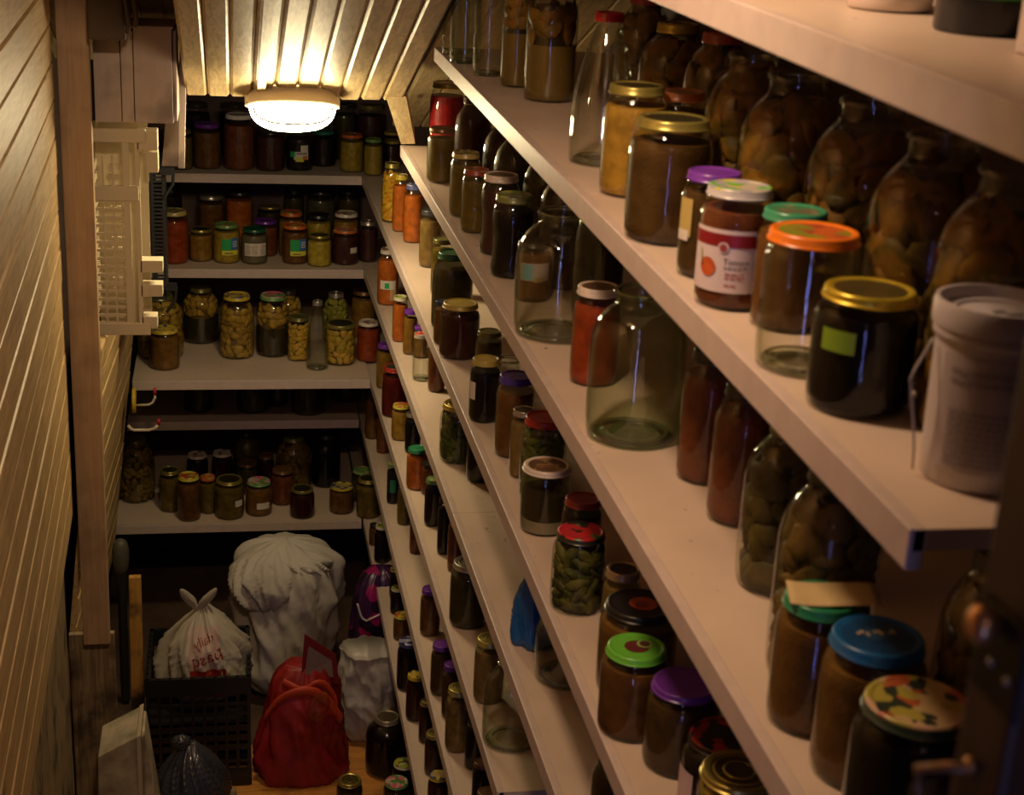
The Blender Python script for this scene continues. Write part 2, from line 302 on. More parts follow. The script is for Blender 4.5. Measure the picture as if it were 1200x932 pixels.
CH={'mush':((.32,.21,.045),(.46,.33,.085),(.40,.24,.05),(.22,.14,.03)),'mushdk':((.18,.12,.035),(.28,.19,.06),(.13,.08,.025),(.22,.13,.04)),'mushb':((.17,.105,.012),(.30,.17,.02),(.27,.12,.018),(.11,.07,.010)),
'fruit':((.55,.40,.07),(.45,.32,.06),(.60,.34,.06),(.38,.30,.07)),'fruitg':((.32,.32,.07),(.25,.26,.05),(.40,.38,.1),(.2,.2,.05)),
'cuc':((.10,.13,.03),(.16,.19,.05),(.07,.09,.03),(.2,.2,.06)),'cucd':((.20,.20,.045),(.10,.12,.03),(.06,.07,.025),(.26,.24,.06)),'cucb':((.17,.13,.04),(.24,.19,.06),(.12,.10,.03),(.10,.09,.03)),
'pepper':((.70,.46,.03),(.55,.36,.03),(.62,.26,.02),(.45,.36,.05))}
def chunk_mat(k):
    if 'pieces_'+k in MATS: return MATS['pieces_'+k]
    m=mat('pieces_'+k, CH[k][0], .55, spec=.2); nt=m.node_tree; b=nt.nodes['Principled BSDF']
    tc=nt.nodes.new('ShaderNodeTexCoord'); n=nt.nodes.new('ShaderNodeTexNoise'); n.inputs['Scale'].default_value=34; n.inputs['Detail'].default_value=2; nt.links.new(tc.outputs['Object'],n.inputs['Vector'])
    r=nt.nodes.new('ShaderNodeValToRGB'); el=r.color_ramp.elements; g_=.45 if k[:3]=='cuc' else .62 if k in('mushb','mushdk') else .85; cs=[(a_*g_,b_*g_*.95,c_*g_*.6) for a_,b_,c_ in sorted(CH[k],key=sum)]; el[0].position=.34; el[0].color=(*cs[0],1); el[1].position=.68; el[1].color=(*cs[3],1)
    for p,c in ((.46,cs[1]),(.56,cs[2])): q=el.new(p); q.color=(*c,1)
    nt.links.new(n.outputs['Fac'],r.inputs['Fac']); nt.links.new(r.outputs['Color'],b.inputs['Base Color']); return m
STY={'std':(.86,[(0,.004),(.88,0),(1,.035),(1,.70),(.985,.78),(.90,.855),(.83,.885),(.83,.975)]),
'wide':(.95,[(0,.004),(.88,0),(1,.035),(1,.78),(.98,.84),(.93,.875),(.92,.975)]),
'tall':(.74,[(0,.003),(.88,0),(1,.03),(1,.68),(.97,.77),(.82,.86),(.715,.90),(.71,.98)]),
'big':(.56,[(0,.003),(.86,0),(1,.04),(1,.60),(.985,.69),(.88,.79),(.68,.865),(.54,.90),(.52,.93),(.52,.985)]),
'bottle':(.45,[(0,.003),(.92,0),(1,.02),(1,.28),(.98,.42),(.84,.58),(.60,.78),(.45,.87),(.42,.90),(.42,.985)]),
'hour':(.85,[(0,.004),(.9,0),(1,.035),(1,.12),(.92,.22),(.92,.50),(1,.64),(1,.74),(.93,.83),(.83,.885),(.83,.975)])}
def L(*a): return a
cream=(.62,.52,.42)
LID={ # rim colour, top colour/pattern, metallic
'purple':((.14,.03,.30),None,0),'red':((.33,.02,.012),None,0),'dkredlid':((.20,.02,.012),None,0),'white':((.72,.66,.60),None,0),'black':((.012,.012,.013),None,0),
'green':((.02,.19,.08),None,0),'dkgreen':((.008,.085,.035),None,0),'olivelid':((.16,.15,.05),None,.5),'gold':((.42,.31,.10),None,.7),'goldblack':((.30,.25,.06),(.05,.045,.018),.6),
'goldopen':((.42,.33,.08),(.12,.10,.03),.7),'goldyellow':((.55,.40,.03),(.10,.075,.02),.5),'orange':((.6,.16,.03),None,0),'navy':((.055,.025,.20),None,0),'teal':((.02,.15,.10),None,0),
'silver':((.38,.35,.30),(.16,.14,.12),.7),'plain_dark':((.035,.028,.022),None,.3),'brownlid':((.16,.075,.03),None,.3),'tinlid':((.35,.29,.20),(.14,.10,.06),.6),'dkgrey':((.045,.045,.05),None,.3),'dkblue':((.02,.028,.06),None,0),
'redopen':((.38,.03,.02),(.035,.06,.03),.2),'tanblack':((.36,.25,.13),(.02,.016,.012),.3),'whiterim':((.62,.52,.44),(.13,.07,.03),0),'redcap':((.36,.012,.012),None,0),'redlid':((.25,.02,.015),None,0),'redlid2':((.30,.05,.03),None,0),
'orangetan':((.48,.15,.045),(.28,.17,.07),0),'blue':((.012,.10,.26),(.008,.05,.14),0),'ring':((.52,.44,.13),(.28,.26,.06),.6)}
PAT={'pat_red':((.5,.12,.02),[(.5,.05,.03),(.5,.36,.05),(.45,.09,.04),(.2,.22,.05)]),'pat_green':((.12,.24,.06),[(.16,.34,.08),(.3,.28,.09),(.09,.2,.06),(.4,.34,.16)]),'pat_gold':((.42,.32,.1),[(.42,.33,.1),(.22,.2,.06),(.09,.07,.03),(.5,.4,.2)]),
'pat_white':((.6,.52,.44),[(.62,.55,.48),(.2,.12,.09),(.58,.5,.4),(.35,.2,.14)]),'pat_yellow':((.5,.36,.03),[(.56,.42,.04),(.55,.4,.04),(.03,.05,.14),(.4,.3,.12)]),'pat_pink':((.12,.26,.07),[(.16,.3,.08),(.6,.1,.2),(.5,.4,.3),(.1,.2,.05)]),
'pat_yellowred':((.55,.46,.05),[(.6,.5,.06),(.5,.06,.03),(.58,.45,.05),(.3,.14,.03)]),'pat_orange':((.4,.10,.02),[(.5,.13,.03),(.5,.3,.08),(.3,.07,.02)]),'pat_blue':((.10,.12,.3),[(.1,.12,.36),(.5,.45,.5),(.05,.06,.18)]),
'pat_whitegreen':((.55,.5,.38),[(.5,.48,.3),(.28,.34,.06),(.4,.36,.05),(.08,.08,.03)]),'pat_bluewhite':((.04,.05,.12),[(.03,.035,.12),(.4,.4,.55),(.04,.04,.1),(.25,.25,.4)]),'pat_brownw':((.62,.52,.44),[(.2,.09,.04),(.12,.06,.03),(.35,.22,.1)]),
'pat_redblack':((.03,.014,.012),[(.35,.02,.015),(.02,.014,.012),(.2,.015,.012),(.015,.012,.01)]),'strawb':((.02,.02,.014),[(.5,.02,.02),(.02,.02,.014),(.42,.02,.03),(.08,.15,.03)]),'pat_redbrown':((.26,.05,.03),[(.3,.05,.03),(.3,.2,.1),(.12,.05,.03)]),
'pat_olive':((.16,.17,.05),[(.3,.32,.06),(.1,.1,.06),(.2,.2,.12),(.14,.2,.04)]),'pat_fruit':((.03,.05,.03),[(.5,.35,.16),(.4,.09,.03),(.03,.04,.025),(.36,.3,.05),(.5,.32,.2)]),'pat_silver':((.45,.42,.42),[(.42,.38,.3),(.45,.38,.05),(.3,.28,.3),(.14,.4,.06),(.4,.36,.32)]),
'pat_greenlid':((.04,.24,.12),[(.14,.11,.06),(.05,.18,.08),(.2,.16,.09)]),'orangelid':((.72,.17,.012),[(.5,.1,.02),(.3,.05,.02),(.2,.22,.02),(.4,.05,.03)]),'greenapple':((.12,.42,.04),[(.12,.40,.04)]),'blackorange':((.014,.012,.012),[(.014,.012,.012)]),'redspot':((.4,.38,.3),[(.4,.36,.3),(.5,.05,.03)])}
def lid_mats(k):
    if k=='gingham':
        return [mat('gingham_rim',(.36,.26,.05),.35), pattern('gingham_top',[(.50,.36,.06),(.20,.13,.025)],150,.4,'checker')]
    if k=='paper': k='green'
    if k in PAT:
        rim,cols=PAT[k]; m0=mat('lid_rim_'+k,rim,.3); 
        return [m0, pattern('lid_top_'+k,cols,62,.3) if len(cols)>1 else mat('lid_top_'+k,cols[0],.28)]
    rim,top,me=LID[k]; m0=mat('lid_'+k,rim,.3,me,var=.12,vscale=60)
    return [m0, mat('lid_top_'+k,top,.32,me,var=.2,vscale=60) if top else m0]
def add_lid(root, k, lr, h, lh):
    mb=MB()
    prof=[(lr*.97,h-lh),(lr*1.03,h-lh),(lr*1.045,h-lh*.85),(lr*1.0,h-lh*.7),(lr*1.0,h-lh*.22),(lr*.97,h-lh*.05),(lr*.93,h),(lr*.88,h-.0002),(lr*.85,h-lh*.13),(lr*.8,h-lh*.15)]
    mids=[0]*9
    if k=='ring' or k=='goldopen' or k=='silver':
        prof+=[(lr*.72,h-lh*.15),(lr*.70,h-lh*.02),(lr*.66,h-lh*.02),(lr*.64,h-lh*.15),(lr*.45,h-lh*.15),(lr*.43,h-lh*.04),(lr*.38,h-lh*.04),(lr*.36,h-lh*.15),(0,h-lh*.15)]
        mids+=[1,0,0,1,1,0,0,1,1]
    else: prof+=[(lr*.4,h-lh*.13),(0,h-lh*.12)]; mids+=[1,1]
    if k in PAT: mids=[0]*4+[1]*(len(prof)-5) if k not in('orangelid','greenapple','blackorange','pat_brownw','pat_greenlid') else mids
    mb.lathe(prof,36,mids=mids[:len(prof)-1]); lo=mb.build('lid',lid_mats(k),root,ang=50)
    disc={'greenapple':[((.0,0),.42,(.10,.02,.02)),((.30,.12),.26,(.30,.42,.12)),((.30,.12),.19,(.08,.02,.02))],'blackorange':[((.08,-.02),.42,(.42,.09,.02)),((.02,-.1),.2,(.25,.05,.02))],'redspot':[((0,0),.5,(.5,.03,.02))],'blue':[((-.05,.05),.30,(.02,.07,.15))]}.get(k,[])
    for i,((dx,dy),rr,col) in enumerate(disc):
        m2=MB(); z=h-lh*.12+.0006*(i+1); m2.lathe([(rr*lr,0),(0,.0003)],24,c=(dx*lr,dy*lr,z)); m2.build('print',mat('lid_print_%s_%d'%(k,i),col,.35),lo)
    if k=='blue':
        m2=MB()
        for i in range(9): a=-.45+.1*i; m2.box((a*lr,(.05+.08*math.sin(i*2.3))*lr,h-lh*.12+.001),((a+.07)*lr,(.16+.08*math.sin(i*1.7))*lr,h-lh*.12+.0014))
        m2.build('print',mat('lid_scribble',(.42,.32,.2),.5),lo,smooth=False)
    return lo
def patch(root, name, r, z0, z1, ac, aw, m, n=14):
    mb=MB(); vs=[]
    for z in (z0,z1):
        for i in range(n+1):
            a=ac+aw*(i/n-.5); vs.append((r*math.cos(a),r*math.sin(a),z))
    mb.add(vs,[(i,i+1,n+2+i,n+1+i) for i in range(n)]); return mb.build(name,m,root)
def bent_text(root, name, s, size, r, z, ac, m, rot=0):
    v,f=text_data(s,size); mb=MB()
    cr,sr=math.cos(rot),math.sin(rot)
    mb.add([(r*math.cos(ac+(x*cr-y*sr)/r),r*math.sin(ac+(x*cr-y*sr)/r),z+x*sr+y*cr) for x,y,_ in v],f); return mb.build(name,m,root,smooth=False)
PAPER=mat('label_paper',(.62,.55,.46),.6,var=.08,vscale=80)
INK=mat('label_ink',(.05,.04,.05),.6); GREY_INK=mat('grey_ink',(.24,.20,.18),.6); RED_INK=mat('red_ink',(.42,.03,.03),.5)
LGREEN=mat('label_green',(.02,.34,.09),.4); LBLUE=mat('label_blue',(.04,.14,.42),.4); LYEL=mat('label_yellow',(.62,.60,.05),.4); LORG=mat('label_orange',(.6,.17,.03),.5)
def rows(lab, r, z0, z1, ac, aw, n, m, sd=0):
    rnd=random.Random(sd); mb=MB(); h=(z1-z0)/n
    for k in range(n):
        a=ac-aw/2
        while a<ac+aw/2-.03:
            w_=rnd.uniform(.04,.16); b=min(a+w_,ac+aw/2); z=z0+h*(k+.2)
            mb.add([(r*math.cos(a),r*math.sin(a),z),(r*math.cos(b),r*math.sin(b),z),(r*math.cos(b),r*math.sin(b),z+h*.55),(r*math.cos(a),r*math.sin(a),z+h*.55)],[(0,1,2,3)]); a=b+.03
    return mb.build('print',m,lab,smooth=False)
def label(root, kind, r, h, fa):
    d=math.radians; r+=.0007; e=.0005
    if kind=='torn':
        l=patch(root,'label',r,h*.30,h*.50,fa+d(8),d(62),PAPER); patch(l,'print',r,h*.50,h*.66,fa+d(22),d(32),PAPER); patch(l,'print',r+e,h*.36,h*.50,fa+d(-28),d(22),LGREEN); patch(l,'print',r+e,h*.25,h*.36,fa+d(2),d(34),LYEL); patch(l,'print',r+e,h*.30,h*.40,fa+d(24),d(20),LORG); rows(l,r+e*2,h*.42,h*.5,fa+d(10),d(40),1,INK,4)
    elif kind=='eco':
        l=patch(root,'label',r,h*.36,h*.66,fa+d(0),d(42),LGREEN); patch(l,'print',r+e,h*.38,h*.68,fa+d(37),d(34),LBLUE); patch(l,'print',r,h*.24,h*.36,fa+d(16),d(74),LYEL); rows(l,r+2*e,h*.44,h*.62,fa+d(37),d(22),3,PAPER,5); rows(l,r+2*e,h*.26,h*.32,fa+d(10),d(36),1,INK,6)
    elif kind=='white':
        l=patch(root,'label',r,h*.26,h*.62,fa+d(6),d(100),PAPER); 
        for a in (-34,-4,34): rows(l,r+e,h*.29,h*.58,fa+d(a+6),d(24),6,GREY_INK,a)
    elif kind=='tag': l=patch(root,'label',r,h*.36,h*.52,fa+d(40),d(34),PAPER)
    elif kind=='tagw': l=patch(root,'label',r,h*.25,h*.44,fa+d(20),d(58),PAPER)
    elif kind=='side': l=patch(root,'label',r,h*.38,h*.66,fa+d(-52),d(32),PAPER)
    elif kind=='pinkside': l=patch(root,'label',r,h*.10,h*.60,fa+d(-62),d(44),mat('pink_paper',(.50,.36,.36),.6))
    elif kind=='leaf':
        l=patch(root,'label',r,h*.30,h*.46,fa+d(0),d(88),PAPER); patch(l,'print',r+e,h*.32,h*.42,fa+d(-5),d(24),LGREEN); patch(l,'print',r,h*.1,h*.3,fa+d(30),d(36),mat('pale_print',(.5,.3,.14),.6))
    elif kind=='blue':
        l=patch(root,'label',r,h*.38,h*.68,fa+d(10),d(100),mat('dull_label',(.36,.30,.26),.6)); patch(l,'print',r+e,h*.40,h*.66,fa+d(-18),d(38),mat('pale_blue_print',(.16,.34,.38),.6)); patch(l,'print',r+e,h*.36,h*.44,fa+d(20),d(30),mat('ochre_print',(.35,.26,.08),.6))
    elif kind=='yellowside': l=patch(root,'label',r,h*.40,h*.76,fa+d(-54),d(36),mat('yellow_paper',(.45,.34,.10),.6)); patch(l,'print',r+e,h*.36,h*.46,fa+d(-56),d(30),PAPER)
    elif kind=='greenside': l=patch(root,'label',r,h*.30,h*.62,fa+d(0),d(56),mat('dark_green_label',(.01,.12,.06),.5))
    elif kind=='greensq': l=patch(root,'label',r,h*.54,h*.72,fa+d(-28),d(40),mat('lime_sticker',(.24,.38,.02),.5))
    elif kind=='tomato':
        W=mat('glossy_white_label',(.64,.52,.52),.35)
        l=patch(root,'label',r,h*.16,h*.68,fa+d(-2),d(150),W,30); patch(l,'print',r+e,h*.54,h*.645,fa+d(-2),d(150),mat('crimson_band',(.22,.008,.012),.4),30)
        bent_text(l,'print','Tomato',.0090,r+e,h*.42,fa+d(5),INK); rows(l,r+e,h*.355,h*.385,fa+d(5),.62,1,GREY_INK,3)
        rows(l,r+e,h*.27,h*.335,fa+d(4),.50,2,mat('faded_red_print',(.45,.16,.14),.5),5); rows(l,r+e,h*.21,h*.24,fa+d(-2),.30,1,mat('faded_red_print',(.45,.16,.14),.5),6)
        for nm,cz,ca,rr,m_ in (('badge',.535,-16,.0062,W),('badge_ring',.535,-16,.0042,mat('badge_red',(.30,.05,.05),.5)),('fruit_print',.36,-40,.0105,mat('tomato_print',(.50,.09,.02),.4))):
            mb=MB(); k2=e*(2 if nm!='badge_ring' else 3); n=20
            mb.add([((r+k2)*math.cos(fa+d(ca)+rr*math.cos(2*PI*i/n)/r),(r+k2)*math.sin(fa+d(ca)+rr*math.cos(2*PI*i/n)/r),h*cz+rr*math.sin(2*PI*i/n)) for i in range(n)],[tuple(range(n))]); mb.build('print',m_,l,smooth=False)
        mb=MB(); mb.tube([((r+.001)*math.cos(fa+d(-50)),(r+.001)*math.sin(fa+d(-50)),h*.36),((r+.001)*math.cos(fa+d(-55)),(r+.001)*math.sin(fa+d(-55)),h*.50)],.0008,6); mb.build('print',mat('stem_print',(.2,.22,.05),.5),l)
GROUPS={'L':'preserve jars along the long right wall shelves','B':'preserve jars on the back wall shelves','F':'jars standing on the cellar floor'}
def jar(sh,x,y,z,r,h,st,co,lid,name,lab,ext=None,seed=0):
    root=empty(name,(x,y,z),lab,'bottle' if name=='glass_bottle' else 'jar',GROUPS[sh[0]])
    fa=math.atan2(-y,-x); lr,pf=STY[st]; nk=pf[-1][0]; seg=40
    prof=chaikin([(a*r,b*h) for a,b in pf],2)
    clear=co in('clear','clearg','halfclear','halfclear2'); mb=MB()
    if lid=='none': prof=prof+[(nk*r*1.1,h*.975),(nk*r*1.12,h*.99),(nk*r*1.05,h),(nk*r*.95,h*.995)]
    lh=min(.016,max(.010,h*.085))
    if lid in('redcap',): lh=.014
    if clear or co in('mushb',):
        if clear:
            t=.0028; inner=[(max(a-t,0),max(b,t*2.2)) for a,b in chaikin([(a*r,b*h) for a,b in pf],2)]; inner.reverse(); prof=prof+inner[:-1]+[(r*.5,t*2.6),(r*.25,t*1.2),(0.0,t*3.2)]
    mb.lathe(prof,seg); gm=GLG if co=='clearg' else GLC if clear else GL
    g=mb.build('glass_body',gm,root,ang=60)
    if clear:      # moulded foot ring of thick glass
        mb=MB(); mb.lathe([(r*.62,.004),(r*.80,.002),(r*.86,.006),(r*.78,.010),(r*.62,.009),(r*.62,.004)],seg); mb.build('foot_ring',GTH,g)
        if lid=='none': mb=MB(); q_=nk*r*1.06; mb.lathe([(q_-.002,h*.985-.004),(q_+.0022,h*.985-.003),(q_+.0026,h*.985),(q_,h*.985+.0025),(q_-.003,h*.985+.001),(q_-.002,h*.985-.004)],seg); mb.build('neck_rim',GTH,g)
    if st=='bottle' and co=='clear':
        mb=MB()
        for i in range(14):
            a=2*PI*i/14; mb.tube([(rr*r*1.002*math.cos(a),rr*r*1.002*math.sin(a),zz*h) for rr,zz in ((1,.3),(.98,.42),(.84,.58),(.62,.76))],.0016,6)
        if lid=='redcap': mb.build('ribs',GLC,g)
    def inner_r(z):
        for (a,b),(c,d_) in zip(pf[1:],pf[2:]):
            if b*h<=z<=d_*h: return (a+(c-a)*((z/h)-b)/max(d_-b,1e-6))*r-.0016
        return pf[-1][0]*r-.0016
    def fill(m,top,rr=1.0,bot=.004,nm='contents'):
        p=[(0,bot)]; zs=[bot+(top-bot)*i/14 for i in range(15)]
        p+=[(max(inner_r(max(zz,.036*h))*rr*(.9 if i==0 else 1),.001),zz) for i,zz in enumerate(zs)]; p.append((0,top))
        b=MB(); b.lathe(p,32); return b.build(nm,m,root,ang=50)
    top=.81 if st!='big' else .9
    if co in CONT: fill(cont_mat(co),h*top)
    elif co=='halfclear': fill(BRINE,h*.62,bot=h*.22); fill(mat('pale_sediment',(.22,.18,.11),.3),h*.215,nm='sediment')
    elif co=='halfclear2': pass
    elif not clear:
        key={'mushhalf':'mush','mushhb':'mushb'}.get(co,co); lo=.52 if co in('mushhalf','mushhb') else .02; rnd=random.Random(seed)
        fill(BRINEB if co in('fruit','pepper','mush','mushhalf') else BRINE,h*top*.97,.80)
        if co in('mushhalf','mushhb'): fill(BRINEB if co=='mushhb' else BRINE,h*lo*.9,.985,nm='dark_liquid')
        b=MB(); s=min(.0185 if r>.045 else .0120, r*.30)*(1.35 if co in('mushb','cucb','mushhb','mushdk') and sh[0]=='L' else 1.0)
        if co in('cuc','cucd'): ax=(s*1.9,s*.8,s*.6)
        elif co=='pepper': ax=(s*2.2,s*1.0,s*.5)
        elif co in('mushb','mushhb'): ax=(s*1.5,s*1.0,s*.36)
        else: ax=(s*1.2,s*.9,s*.45)
        z=h*lo+s*.8; row=0
        while z<h*top:
            R_=inner_r(z); n=max(4,int(2*PI*R_/(s*1.75)))
            for i in range(n):
                a=2*PI*(i+.5*(row%2))/n+rnd.uniform(-.16,.16); rr=R_-ax[2]*1.12-rnd.uniform(0,.004)
                # flat face outwards, random spin about the radial axis
                rot=Matrix.Rotation(a,3,'Z')@Matrix.Rotation(PI/2+rnd.uniform(-.35,.35),3,'Y')@Matrix.Rotation(rnd.uniform(0,PI),3,'Z')
                q=rnd.uniform(.75,1.1); b.blob((rr*math.cos(a),rr*math.sin(a),z+rnd.uniform(-.25,.25)*s),(ax[0]*q,ax[1]*q,ax[2]),rot,sd=rnd.uniform(0,50),nu=10,nv=7,nz=.20)
            z+=s*1.25; row+=1
        def press(v):      # slices lie pressed against the glass and the jar floor
            z_=min(max(v[2],.006),h*.94); R_=max(inner_r(max(z_,.036*h))-.0006,.003); q_=math.hypot(v[0],v[1])
            return (v[0]*R_/q_,v[1]*R_/q_,z_) if q_>R_ else (v[0],v[1],z_)
        b.v=[press(v) for v in b.v]
        o=b.build('preserved_pieces',chunk_mat(key),root); o['kind']='stuff'
    if lid!='none': add_lid(root,lid,lr*r*(1.0 if st!='big' else 1.0),h,lh)
    if ext: label(root,ext,r,h,fa)
    return root
